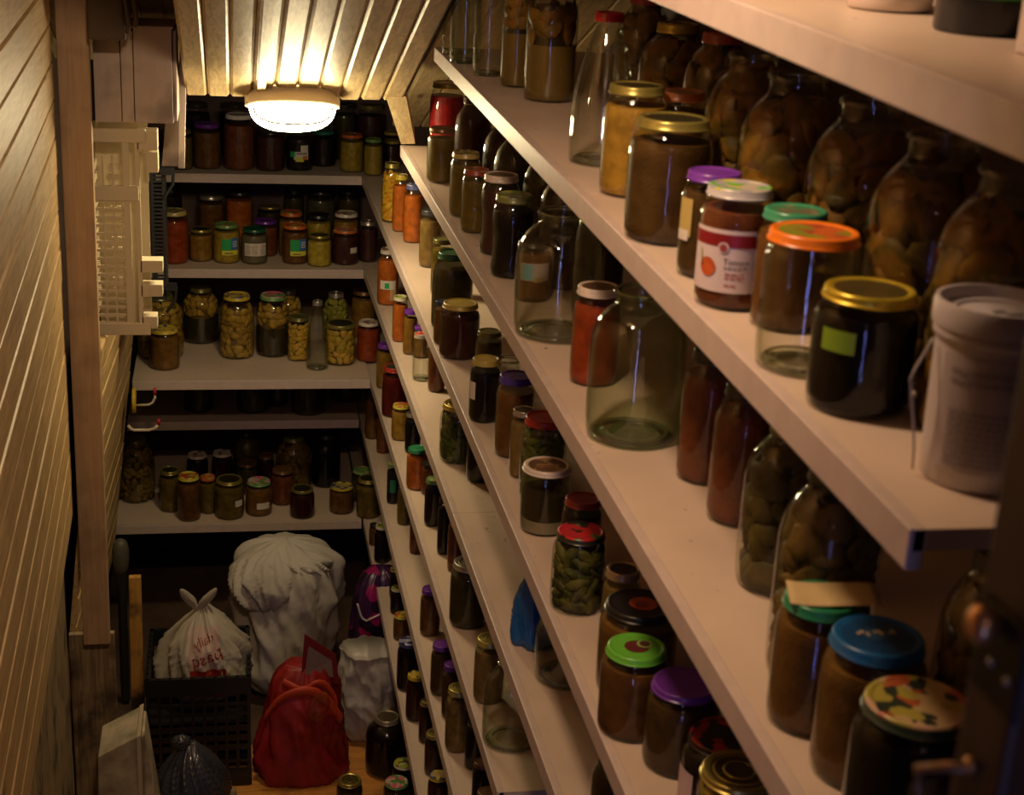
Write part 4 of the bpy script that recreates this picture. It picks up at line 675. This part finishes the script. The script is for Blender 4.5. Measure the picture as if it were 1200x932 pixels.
def can():
    e=empty('metal_can',(.742,1.34,-.120),'slim grey metal can behind the black tin on the topmost shelf','can')
    mb=MB(); mb.lathe([(0,0),(.020,0),(.021,.002),(.021,.010),(.020,.012),(.020,.09),(.021,.094),(0,.094)],32); mb.build('body',mat('can_metal',(.40,.38,.36),.35,.8),e,ang=40)
    patch(e,'label',.0208,.015,.085,math.atan2(-1,-.5),2.6,mat('can_label',(.10,.12,.14),.4))
can()
mb=MB(); mb.box((-.02,-.03,0),(.06,.03,.13)); o=mb.build('storage_box',mat('white_box_card',(.58,.46,.42),.5),smooth=False,bevel=.003,loc=(.650,1.155,-.1235)); tag(o,'plain white box at the right end of the topmost shelf','box')
def bucket():
    e=empty('plastic_bucket',(.600,1.085,-.4545),'white plastic bucket with lid and wire handle at near end of second shelf','bucket')
    m=mat('bucket_plastic',(.56,.50,.50),.4,var=.05); h=.150; r=.0470
    mb=MB(); mb.lathe(chaikin([(0,.001),(r*.9,0),(r*.965,.004),(r,.12),(r*1.01,.128)],1),48); mb.build('body',m,e)
    mb=MB(); mb.lathe([(r*1.03,.120),(r*1.06,.121),(r*1.06,.128),(r*1.03,.129)],48); mb.build('collar',m,e)
    mb=MB(); mb.lathe([(r*1.04,.129),(r*1.10,.130),(r*1.11,.134),(r*1.11,.146),(r*1.08,h),(r*1.02,h),(r*.99,h-.003),(r*.97,h-.009),(r*.80,h-.011),(r*.78,h-.009),(r*.74,h-.009),(r*.72,h-.011),(0,h-.011)],48); lo=mb.build('lid',m,e,ang=40)
    mb=MB()
    for i,(a,b,c,d_) in enumerate([(-.004,.002,.012,.006),(-.008,-.006,.006,-.002),(.002,-.012,.014,-.008),(-.012,.008,-.002,.014)]): mb.box((a+.008,b-.008,h-.0108),(c+.008,d_-.008,h-.0102))
    mb.build('print',mat('dark_mark',(.09,.07,.07),.5),lo,smooth=False)
    fa=math.atan2(-1.085,-.6)
    l=patch(e,'label',r+.0006,.018,.112,fa+.15,2.0,mat('bucket_label',(.44,.38,.40),.5),24); rows(l,r+.0011,.022,.070,fa+.1,1.4,9,mat('faint_print',(.30,.25,.28),.6),8); rows(l,r+.0011,.088,.104,fa+.1,1.5,2,mat('faint_print',(.30,.25,.28),.6),9)
    # bail handle hanging to the far-left side
    g=Vector((math.cos(fa-1.0),math.sin(fa-1.0),0)); t=Vector((0,0,1)); s0=Vector((math.cos(fa-1.15),math.sin(fa-1.15),0))*r*1.09
    pts=[s0+t*.118, s0+g*.016+t*.085, s0+g*.014+t*.078, s0+g*.004+t*.030, s0*1.0+g*.002+t*.006]
    mb=MB(); mb.tube(chaikin3(pts),.0011,8); mb.build('handle',mat('handle_wire',(.50,.42,.36),.35),e)
def chaikin3(p):
    q=[p[0]]
    for a,b in zip(p,p[1:]): q.append(a*.8+b*.2); q.append(a*.2+b*.8)
    q.append(p[-1]); return q
bucket()
# paper on the green lid
pj=[q for q in JARS if q[8]=='paper'][0]
px_,py_,pz_,pr_,ph_=pj[1],pj[2],pj[3],pj[4],pj[5]
mb=MB(); n=10; vs=[]
for i in range(n+1):
    for k in range(n+1):
        u=(i/n-.5)*.088; v=(k/n-.5)*.052; vs.append((u*.96+v*.25,-u*.25+v*.96,.0012+.0020*math.sin(u*60)+.003*max(0,u*30)**2*.4))
fs=[(i*(n+1)+k,(i+1)*(n+1)+k,(i+1)*(n+1)+k+1,i*(n+1)+k+1) for i in range(n) for k in range(n)]
mb.add(vs,fs); po=mb.build('paper_note',mat('yellowed_paper',(.50,.36,.17),.75,var=.1),loc=(px_+.010,py_-.002,pz_+ph_+.001)); sm=po.modifiers.new('thick','SOLIDIFY'); sm.thickness=.0006
tag(po,'curled sheet of yellowed paper lying on the green jar lid','paper')

# ------------------------------------------------------------------ ceiling lamp
def lamp():
    e=empty('ceiling_lamp',(.174,4.330,-.628),'oval bulkhead lamp with glowing white diffuser at the lower ceiling edge','lamp')
    e.rotation_euler=(math.radians(-20),0,0)   # local -z points off the ceiling
    def oval(sx,sy,z,n=64,p=2.5):
        o=[]
        for i in range(n):
            a=2*PI*i/n; c,s_=math.cos(a),math.sin(a); k=(abs(c)**p+abs(s_)**p)**(-1/p); o.append((sx*k*c,sy*k*s_,z))
        return o
    def loft(rings,name,m,par,cap=True):
        b=MB(); n=len(rings[0]); vs=[v for r_ in rings for v in r_]; fs=[(k*n+i,k*n+(i+1)%n,(k+1)*n+(i+1)%n,(k+1)*n+i) for k in range(len(rings)-1) for i in range(n)]
        if cap: fs.append(tuple(range((len(rings)-1)*n,len(rings)*n)))
        b.add(vs,fs); return b.build(name,m,par,ang=45)
    hm=mat('lamp_housing_plastic',(.62,.50,.32),.4)
    loft([oval(.104,.054,.012),oval(.118,.064,.0),oval(.125,.072,-.012),oval(.128,.077,-.032),oval(.124,.073,-.036),oval(.112,.058,-.030)],'housing',hm,e,False)
    loft([oval(.06,.03,-.003),oval(.112,.060,-.003)],'base_plate',hm,e,False)
    gm=D.materials.new('lamp_diffuser_glow'); gm.use_nodes=True; b=gm.node_tree.nodes['Principled BSDF']; b.inputs['Base Color'].default_value=(.9,.88,.8,1)
    b.inputs['Emission Color'].default_value=(1.0,.80,.46,1); b.inputs['Emission Strength'].default_value=LAMP
    dp,p=.074,2.6
    q=lambda t:(1-t**p)**(1/p)
    rings=[oval(.119*q(t),.066*q(t),-.028-dp*t) for t in (0,.15,.3,.45,.6,.72,.82,.9,.95,.985)]
    loft(rings,'diffuser',gm,e)
    gk=mat('lamp_gasket',(.03,.025,.02),.6); b=MB(); pts=[]
    for i in range(41):
        a=PI+PI*i/40; c,s_=math.cos(a),math.sin(a); k=(abs(c)**2.6+abs(s_)**2.6)**(-1/2.6); x=.107*k*c; z=-.040+.052*k*s_; t=(-.028-z)/dp
        w=max(0,1-(abs(x)/(.119*max(q(max(t,0)),.01)))**2.5)**(1/2.5); pts.append((x,-.066*q(max(t,0))*w-.008,z))
    b.tube(pts,.0028,6); b.build('gasket',gk,e)
    for s_ in(-1,1): b=MB(); b.box((s_*.122-.008,-.012,-.036),(s_*.122+.008,.012,-.006)); b.build('clip',hm,e,smooth=False,bevel=.002)
lamp()

# ------------------------------------------------------------------ left side things
WB=wood('white_cabinet',(.56,.45,.38),(.62,.51,.43),.55,.45,(3,3,1))
def cabinet():
    e=empty('storage_box',(-.337,4.08,-.675),'off white wooden box on the left wall above the plastic basket','box')
    mb=MB(); mb.box((0,0,0),(.066,.20,.232)); mb.box((.068,0,0),(.098,.20,.232)); mb.box((.100,0,0),(.196,.20,.240)); mb.build('front_boards',WB,e,smooth=False,bevel=.0015)
    mb=MB(); mb.box((.198,.01,.004),(.206,.20,.236)); mb.build('side_panel',WB,e,smooth=False,bevel=.001)
    mb=MB(); mb.box((.070,-.004,.240),(.200,.20,.246)); mb.build('lid_strip',WB,e,smooth=False,bevel=.001)
cabinet()
mb=MB(); mb.hexa([(-.140,4.34,-.842),(-.122,4.34,-.842),(-.122,4.40,-.80),(-.140,4.40,-.80),(-.122,4.30,-.30),(-.104,4.30,-.30),(-.104,4.40,-.32),(-.122,4.40,-.32)])
mb.hexa([(-.185,4.36,-.84),(-.140,4.36,-.84),(-.140,4.38,-.84),(-.185,4.38,-.84),(-.165,4.36,-.64),(-.130,4.36,-.64),(-.130,4.38,-.64),(-.165,4.38,-.64)])
o=mb.build('hanging_board',WB,smooth=False,bevel=.001); tag(o,'narrow white upright board hanging between the box and the ceiling boards','board')
def darkbox():
    e=empty('cardboard_box',(-.335,3.93,-.452),'dark brown box with flared rim resting on top of the white box','box')
    m=mat('dark_cardboard',(.10,.065,.035),.7,var=.2)
    mb=MB(); mb.hexa([(0,0,0),(.090,0,0),(.095,.14,.03),(0,.14,.03),(0,0,.20),(.075,0,.20),(.08,.14,.20),(0,.14,.20)]); mb.build('body',m,e,smooth=False,bevel=.006)
    for i,(a,c) in enumerate(((.094,.015),(.112,.03))):
        mb=MB(); mb.tube([(a,.0,c+.005),(a+.004,.0,c+.03),(a-.004,.0,c+.10),(a-.014,.0,c+.19)],.006,8); mb.build('rim',m,e)
darkbox()
def basket():
    e=empty('plastic_basket',(-.357,4.13,-1.262),'cream slatted plastic basket hanging on the left wall below the white box','basket')
    m=mat('cream_plastic',(.74,.64,.44),.45); H=.562; W=.140; dp=.13
    mb=MB()
    for z in [.03+.0225*i for i in range(16)]: mb.box((.006,.0,z),(.078,.004,z+.008))
    for x in (.026,.052): mb.box((x,-.002,.02),(x+.005,.004,H-.07))
    mb.build('slatted_front',m,e,smooth=False,bevel=.0008)
    for bb in (((-.002,-.004,0),(W+.002,.012,.034)),((-.002,-.004,H-.035),(W+.002,.012,H)),((-.002,-.005,H-.19),(.120,.010,H-.15))):
        mb=MB(); mb.box(*bb); mb.build('band',m,e,smooth=False,bevel=.002)
    mb=MB(); mb.box((.080,.0,.02),(.098,.008,H-.02)); mb.box((.112,.0,.02),(.124,.008,H-.02)); mb.build('upright',m,e,smooth=False,bevel=.001)
    mb=MB(); 
    for i in range(12): 
        for k in range(5): mb.box((.0+.0, .02+.022*k, .06+.035*i),(.006,.030+.022*k,.080+.035*i))
    mb.box((0,.0,0),(.004,.012,H)); mb.box((0,dp-.01,0),(.006,dp,H)); mb.build('far_side',m,e,smooth=False)
    mb=MB(); mb.box((.0,dp-.004,.0),(W,dp,H)); mb.build('back_panel',m,e,smooth=False)
    mb=MB()
    for i in range(14):
        for k in range(3): mb.box((.046+.016*k,.005,.09+.028*i),(.056+.016*k,.012,.104+.028*i))
    mb.build('mesh',m,e,smooth=False)
    mb=MB(); mb.box((.118,.0,H-.055),(.172,.06,H-.004)); mb.box((.140,.004,H-.115),(.172,.06,H-.060)); mb.build('corner_cup',m,e,smooth=False,bevel=.002)
    for z,x1 in ((.175,.178),(.108,.176),(.018,.160)):
        mb=MB(); mb.box((.118,.0,z),(x1,.05,z+.034)); mb.build('foot',m,e,smooth=False,bevel=.002)
basket()
def blackcrate():
    e=empty('plastic_crate',(-.232,4.62,-1.30),'black plastic crate standing upright behind the cream basket','crate')
    m=mat('black_plastic',(.012,.012,.013),.4); mb=MB(); H=.415
    for z in [.012*i for i in range(34)]: mb.box((.010,0,z),(.034,.004,z+.006))
    mb.build('grid',m,e,smooth=False)
    mb=MB(); mb.box((0,0,0),(.010,.15,H)); mb.box((.034,0,0),(.042,.15,H)); mb.build('frame',m,e,smooth=False,bevel=.001)
    for z in (H-.03,.03):
        mb=MB(); mb.box((.03,-.01,z),(.072,.01,z+.022)); mb.tube([(.070,0,z+.01),(.066,0,z-.03),(.040,0,z-.07)],.005,6); mb.build('handle',m,e,smooth=False)
blackcrate()
def hooks():
    e=empty('wall_hook',(-.335,5.12,-1.80),'white rod hook with red tip and yellow disc below the middle back shelf','hook')
    mb=MB(); mb.lathe([(0,0),(.042,0),(.044,.003),(.044,.009),(.042,.012),(0,.012)],28); d_=mb.build('disc',mat('yellow_plastic',(.62,.42,.03),.4),e); d_.rotation_euler=(0,PI/2,0)
    mb=MB(); mb.tube([(.012,0,-.018),(.055,0,-.016),(.068,0,-.008),(.076,0,.010),(.076,0,.022)],.0045,10); mb.build('rod',mat('white_rod',(.55,.48,.36),.4),e)
    mb=MB(); mb.tube([(.076,0,.020),(.076,0,.044)],.0055,10); mb.build('tip',mat('red_tip',(.40,.02,.03),.4),e)
    e=empty('wall_hook',(-.352,5.12,-1.905),'white bent rod hook without disc, hanging just above the bottom back shelf jars','hook')
    mb=MB(); mb.tube([(0,0,.014),(.008,0,.002),(.020,0,-.004),(.070,0,-.004),(.090,0,.002),(.102,0,.016)],.0055,10); mb.build('rod',mat('white_rod',(.55,.48,.36),.4),e)
    mb=MB(); mb.tube([(.102,0,.015),(.104,0,.036)],.006,10); mb.build('tip',mat('red_tip',(.40,.02,.03),.4),e)
hooks()

# ------------------------------------------------------------------ bags and the floor corner
def sackmesh(name, parent, m, ctr, prof, sx, sy, amp, sd, n=110, k=80, lean=(0,0), fold=5.0, vert=1.2, loc=None, square=2.0):
    mb=MB(); vs=[]; H=prof[-1][1]
    pr=chaikin(prof,2)
    def rad(t):
        for (a,b),(c,d_) in zip(pr,pr[1:]):
            if b<=t<=d_: return a+(c-a)*(t-b)/max(d_-b,1e-6)
        return pr[-1][0]
    for j in range(k+1):
        t=j/k*H; R_=rad(t)
        for i in range(n):
            a=2*PI*i/n; c,s_=math.cos(a),math.sin(a); q=(abs(c)**square+abs(s_)**square)**(-1/square)
            tw=a+.8*t/H; p=Vector((math.cos(tw)*fold*.5,math.sin(tw)*fold*.5,t/H*vert+sd))
            rd=lambda q: 1-abs(noise.noise(q))*2.4
            f=rd(p*.8)*.55+rd(p*1.7+Vector((7,1,3)))*.30+rd(p*3.6+Vector((2,5,1)))*.12-.45
            w_=min(1,R_*3); e_=R_*(1+amp*f*w_)
            vs.append((ctr[0]+c*q*sx*e_+lean[0]*t/H, ctr[1]+s_*q*sy*e_+lean[1]*t/H, ctr[2]+t+amp*.15*noise.noise(p*1.7)*sx))
    fs=[(j*n+i,j*n+(i+1)%n,(j+1)*n+(i+1)%n,(j+1)*n+i) for j in range(k) for i in range(n)]+[tuple(range(n-1,-1,-1)),tuple(k*n+i for i in range(n))]
    mb.add(vs,fs); return mb.build(name,m,parent,loc=loc)
FZ=-2.884
cloth=mat('white_sack_cloth',(.50,.46,.40),.75,var=.1)
e=empty('cloth_sack',(.185,5.03,FZ),'big bulging white cloth sack, tallest thing in the floor corner','sack')
sackmesh('body',e,cloth,(0,0,0),[(.55,0),(.85,.05),(.85,.2),(.92,.33),(1.0,.42),(.95,.50),(.7,.56),(.35,.585),(.05,.59)],.205,.17,.30,2.0,fold=4,vert=1.6)
sackmesh('folded_top',e,cloth,(-.075,-.09,.36),[(.3,0),(.75,.03),(1,.09),(1.0,.14),(.75,.19),(.35,.215),(.05,.22)],.135,.10,.42,9.0,fold=5,vert=1.0,lean=(.05,.05))
sackmesh('rolled_rim',e,cloth,(.03,-.06,.475),[(.2,0),(.8,.02),(1,.05),(.8,.08),(.2,.095)],.13,.09,.45,4.0,fold=6,vert=1.0)
# printed carrier bag in the black crate
film=mat('thin_white_film',(.42,.38,.30),.32,coat=.3)
e=empty('plastic_bag',(-.095,4.575,-2.64),'tied white carrier bag with red print lying in the black crate','bag')
b=sackmesh('body',e,film,(0,0,0),[(.5,0),(.95,.04),(1.0,.12),(.88,.20),(.5,.27),(.2,.31),(.08,.335)],.150,.118,.34,5.5,fold=6,vert=1.6)
for (dx,dz,tx) in ((-.05,.045,-.6),(.06,.02,.9),(-.045,-.01,-1.3)):
    sackmesh('tied_ear',e,film,(0-.02,-.01,.31),[(.15,0),(.6,.02),(.9,.05),(.5,.08),(.1,.09)],.022,.012,.4,3+dx*40,n=24,k=20,lean=(dx,-.02)).rotation_euler=(0,0,0)
def project_front(o, w0, w1, h0, h1, m, name, text=None, size=.03, mirror=False, rot=0, cx=0, cz=0):
    # a printed area following the bag's front surface
    me=o.data; dg=bpy.context.evaluated_depsgraph_get(); dg.update(); mb=MB()
    def onf(x,z):
        hit,l,nn,_=o.ray_cast(Vector((x,-1,z)),Vector((0,1,0)))
        return Vector((x,l.y-.0015,z)) if hit else None
    if text:
        v,f=text_data(text,size); c,s_=math.cos(rot),math.sin(rot); pts=[]
        for x,y,_ in v:
            if mirror: x=-x
            q=onf(cx+x*c-y*s_,cz+x*s_+y*c); pts.append(q if q else Vector((cx,-.12,cz)))
        mb.add(pts,f)
    else:
        n=22; g={}
        for i in range(n+1):
            for k in range(n+1):
                q=onf(w0+(w1-w0)*i/n+(h0-h1)*.0,h0+(h1-h0)*k/n)
                if q: g[(i,k)]=q
        idx={}; vs=[]
        for kk,q in g.items(): idx[kk]=len(vs); vs.append(q)
        fs=[(idx[(i,k)],idx[(i+1,k)],idx[(i+1,k+1)],idx[(i,k+1)]) for i in range(n) for k in range(n) if all(t in idx for t in((i,k),(i+1,k),(i+1,k+1),(i,k+1)))]
        mb.add(vs,fs)
    r=mb.build(name,m,o); return r
BR=mat('bag_red_print',(.26,.02,.015),.4)
project_front(b,-.050,.050,.15,.275,mat('bag_pinkish_panel',(.46,.33,.29),.35),'print')
project_front(b,-.045,.070,.05,.148,BR,'print')
def onlyfront(dy): pass
t1=project_front(b,0,0,0,0,BR,'print','pasq',.056,True,.28,.008,.190); t1.location=(0,-.0015,0)
t2=project_front(b,0,0,0,0,BR,'print','daily',.036,True,.42,.0,.238); t2.location=(0,-.0015,0)
# black crate on the floor
def floorcrate():
    e=empty('plastic_crate',(-.275,4.40,FZ+.0),'low black plastic crate on the floor holding the printed bag','crate')
    m=mat('black_plastic',(.012,.012,.013),.4); W=.325; dp=.34; H=.40
    def wall(nm,a,b,flip):
        mb=MB(); n=9
        for i in range(7): z=.02+i*.045; 
        for i in range(8):
            z=.05+i*.035
            if flip: mb.box((a[0],a[1],z),(a[0]+.006,b[1],z+.012))
            else: mb.box((a[0],a[1],z),(b[0],a[1]+.006,z+.012))
        for i in range(n+1):
            t=i/n
            if flip: y=a[1]+(b[1]-a[1]-.01)*t; mb.box((a[0]-.001,y,0),(a[0]+.007,y+.01,H))
            else: x=a[0]+(b[0]-a[0]-.01)*t; mb.box((x,a[1]-.001,0),(x+.01,a[1]+.007,H))
        if flip: mb.box((a[0]-.004,a[1],H-.06),(a[0]+.010,b[1],H)); mb.box((a[0]-.004,a[1],0),(a[0]+.01,b[1],.05))
        else: mb.box((a[0],a[1]-.004,H-.06),(b[0],a[1]+.010,H)); mb.box((a[0],a[1]-.004,0),(b[0],a[1]+.01,.05))
        mb.build(nm,m,e,smooth=False)
    wall('side_wall',(0,0),(W,0),False); wall('side_wall',(0,dp),(W,dp),False); wall('side_wall',(0,0),(0,dp),True); wall('side_wall',(W-.006,0),(W-.006,dp),True)
    mb=MB(); mb.box((0,0,.12),(W,dp,.235)); mb.build('base',m,e,smooth=False)
floorcrate()
# red bag
redm=mat('red_woven_bag',(.26,.010,.010),.5,var=.25,vscale=20)
e=empty('shopping_bag',(.212,4.47,FZ),'tall red shopping bag with orange handles, standing in front of the sack','bag')
b=sackmesh('body',e,redm,(0,0,0),[(.95,0),(1.05,.03),(1.0,.15),(.90,.25),(.74,.34),(.52,.39),(.45,.40)],.138,.105,.34,1.3,fold=3.0,vert=1.3,square=2.6,lean=(.02,0))
mb=MB(); mb.add([(.0,-.05,.37),(.125,-.02,.33),(.115,-.01,.43),(.012,-.03,.52),(.0,-.042,.37),(.125,-.012,.33),(.115,-.002,.43),(.012,-.022,.52)],[(0,1,2,3),(7,6,5,4),(0,4,5,1),(1,5,6,2),(2,6,7,3),(3,7,4,0)])
mb.build('side_flap',mat('red_dark_trim',(.16,.010,.010),.5),e,smooth=False); mb=MB(); mb.add([(.012,-.054,.39),(.105,-.033,.362),(.100,-.024,.42),(.024,-.041,.485)],[(0,1,2,3)]); mb.build('window',mat('clear_window_pane',(.22,.15,.13),.2),e,smooth=False)
hm=mat('orange_handle',(.52,.055,.015),.45)
def ribbon(pts,wd,nm,m,par):
    mb=MB(); P_=[Vector(p) for p in pts]; 
    for _ in range(2): P_=chaikin3v(P_)
    vs=[]; n=len(P_)
    for i,p in enumerate(P_):
        q=wd*(.75+.4*abs(noise.noise(Vector((i*.4,wd*9,0))))); u=Vector((.2,-.3,1)).normalized()
        vs+= [p-u*q,p+u*q,p+u*q+Vector((0,.003,0)),p-u*q+Vector((0,.003,0))]
    fs=[]
    for i in range(n-1):
        for k in range(4): fs.append((i*4+k,i*4+(k+1)%4,(i+1)*4+(k+1)%4,(i+1)*4+k))
    mb.add(vs,fs+[(0,3,2,1),(n*4-4,n*4-3,n*4-2,n*4-1)]); return mb.build(nm,m,par)
def chaikin3v(p):
    q=[p[0]]
    for a,b in zip(p,p[1:]): q.append(a*.75+b*.25); q.append(a*.25+b*.75)
    q.append(p[-1]); return q
ribbon([(-.12,-.11,.27),(-.07,-.12,.35),(.02,-.12,.37),(.08,-.11,.33),(.13,-.10,.24)],.026,'handle',hm,e)
ribbon([(-.06,-.10,.39),(.0,-.12,.36),(.06,-.11,.40),(.12,-.10,.31),(.10,-.11,.22)],.020,'handle',hm,e)
mb=MB(); mb.lathe(chaikin([(0,0),(.03,.0),(.034,.03),(.03,.07),(.016,.09),(.014,.11),(0,.11)],1),24); o=mb.build('glass_jar',GLC,loc=(.250,4.325,FZ+.290)); o.rotation_euler=(.25,.35,0); tag(o,'small glass jar showing in the mouth of the red bag','jar')
# white bag at right
e=empty('plastic_bag',(.450,4.66,FZ),'open white plastic bag between red bag and lowest shelf','bag')
sackmesh('body',e,mat('white_bag_film',(.46,.42,.38),.38),(0,0,0),[(.55,0),(.8,.03),(.98,.12),(1.0,.20),(.92,.28),(.84,.32),(.90,.345)],.100,.09,.26,8.0,fold=3.2,vert=2.4,square=2.6)
sackmesh('inside',e,mat('bag_shadowy_goods',(.08,.05,.05),.4),(0,0,.322),[(.85,0),(.8,.008),(.4,.012),(.05,.014)],.085,.075,.3,2.0,n=40,k=14)
# purple bag
e=empty('gift_bag',(.520,4.98,FZ),'shiny dark purple bag with magenta patches and white cord handles','bag')
sackmesh('body',e,pattern('purple_print',[(.05,.012,.07),(.035,.01,.05),(.30,.01,.11),(.05,.012,.06),(.02,.008,.03)],24,.3),(0,0,0),[(.9,0),(1,.03),(1,.3),(.85,.42),(.55,.48),(.1,.5)],.105,.09,.2,6.0,square=3)
for pts in ([(-.09,-.10,.40),(-.075,-.105,.345),(-.055,-.11,.335)],[(-.055,-.11,.338),(.0,-.11,.365),(.03,-.105,.385)],[(.015,-.10,.405),(.02,-.10,.425),(.045,-.09,.43)]):
    mb=MB(); mb.tube(chaikin3([Vector(p) for p in pts]),.004,8); mb.build('handle',mat('white_cord',(.52,.47,.45),.5),e)
# blue bag on the fifth long shelf
zb=-1.3422-.02394*2.56
e=empty('plastic_bag',(.566,2.575,zb),'small blue plastic bag with twisted top on the fifth long shelf','bag')
sackmesh('body',e,mat('blue_film',(.012,.085,.26),.35),(0,0,0),[(.8,0),(1,.012),(.95,.05),(.75,.10),(.40,.14),(.16,.155)],.047,.05,.3,3.0,n=60,k=40,fold=7)
mb=MB(); mb.tube([(-.003,0,.150),(-.008,0,.162),(-.014,0,.172),(-.019,-.002,.170)],[.008,.005,.007,.003],10); mb.build('twisted_top',MATS['blue_film'],e)
# dark grey bag bottom left
e=empty('refuse_bag',(-.125,4.02,-2.72),'dark grey shiny refuse bag with gathered top at bottom left','bag')
gb=mat('grey_black_film',(.045,.045,.055),.25,coat=.4)
sackmesh('body',e,gb,(0,0,0),[(.8,0),(1,.05),(.9,.12),(.6,.18),(.25,.225),(.10,.24)],.115,.10,.30,7.0,fold=9,vert=.6)
sackmesh('gathered_top',e,gb,(-.03,-.01,.225),[(.5,0),(.7,.01),(1,.03),(.3,.045)],.03,.02,.6,2.0,n=30,k=16,fold=9)
mb=MB(); mb.box((-.13,-.12,-.165),(.13,.12,-.001)); o=mb.build('wooden_crate',PINE_D,smooth=False,bevel=.002,loc=(-.125,4.02,-2.72)); tag(o,'low weathered wooden crate under the grey refuse bag','crate')
# tilted white tray bottom left
e=empty('foam_box',(-.300,3.70,-2.62),'dirty off white foam box tilted against the left wall at bottom edge','box')
fm=mat('dirty_foam',(.42,.36,.26),.7,var=.4,vscale=14)
mb=MB(); mb.hexa([(-.075,.0,-.20),(.055,.0,-.20),(.055,.16,-.20),(-.075,.16,-.20),(-.062,.0,.305),(.040,.0,.360),(.040,.16,.36),(-.062,.16,.305)]); mb.build('panel',fm,e,smooth=False,bevel=.003)
mb=MB(); mb.hexa([(.040,-.010,-.20),(.056,-.010,-.20),(.056,.16,-.20),(.040,.16,-.20),(.040,-.010,.365),(.052,-.010,.372),(.052,.16,.372),(.040,.16,.365)]); mb.build('rim',mat('foam_edge',(.50,.42,.30),.6),e,smooth=False,bevel=.003)
mb=MB(); mb.hexa([(.056,.0,-.20),(.125,.02,-.20),(.125,.14,-.20),(.056,.14,-.20),(.053,.0,.360),(.060,.02,.355),(.060,.14,.355),(.053,.14,.36)]); mb.build('side',fm,e,smooth=False,bevel=.002)
# plank, pipe
mb=MB(); mb.hexa([(-.345,4.72,FZ),(-.302,4.72,FZ),(-.302,4.745,FZ),(-.345,4.745,FZ),(-.338,4.70,-2.27),(-.299,4.70,-2.27),(-.299,4.725,-2.27),(-.338,4.725,-2.27)])
o=mb.build('wooden_plank',PLANKM,smooth=False,bevel=.002); tag(o,'stained yellow plank standing upright left of the black floor crate','plank')
e=empty('drain_pipe',(-.382,4.98,FZ),'dark vertical pipe with bulging joint under the lowest back shelf','pipe')
mb=MB(); mb.lathe([(.016,0),(.016,.60)],20); mb.build('tube',mat('black_pipe',(.02,.018,.016),.4),e)
mb=MB(); mb.lathe(chaikin([(.016,.50),(.026,.52),(.030,.57),(.026,.61),(.015,.625),(0,.63)],1),20); mb.build('joint',mat('grey_joint',(.09,.08,.06),.5),e)
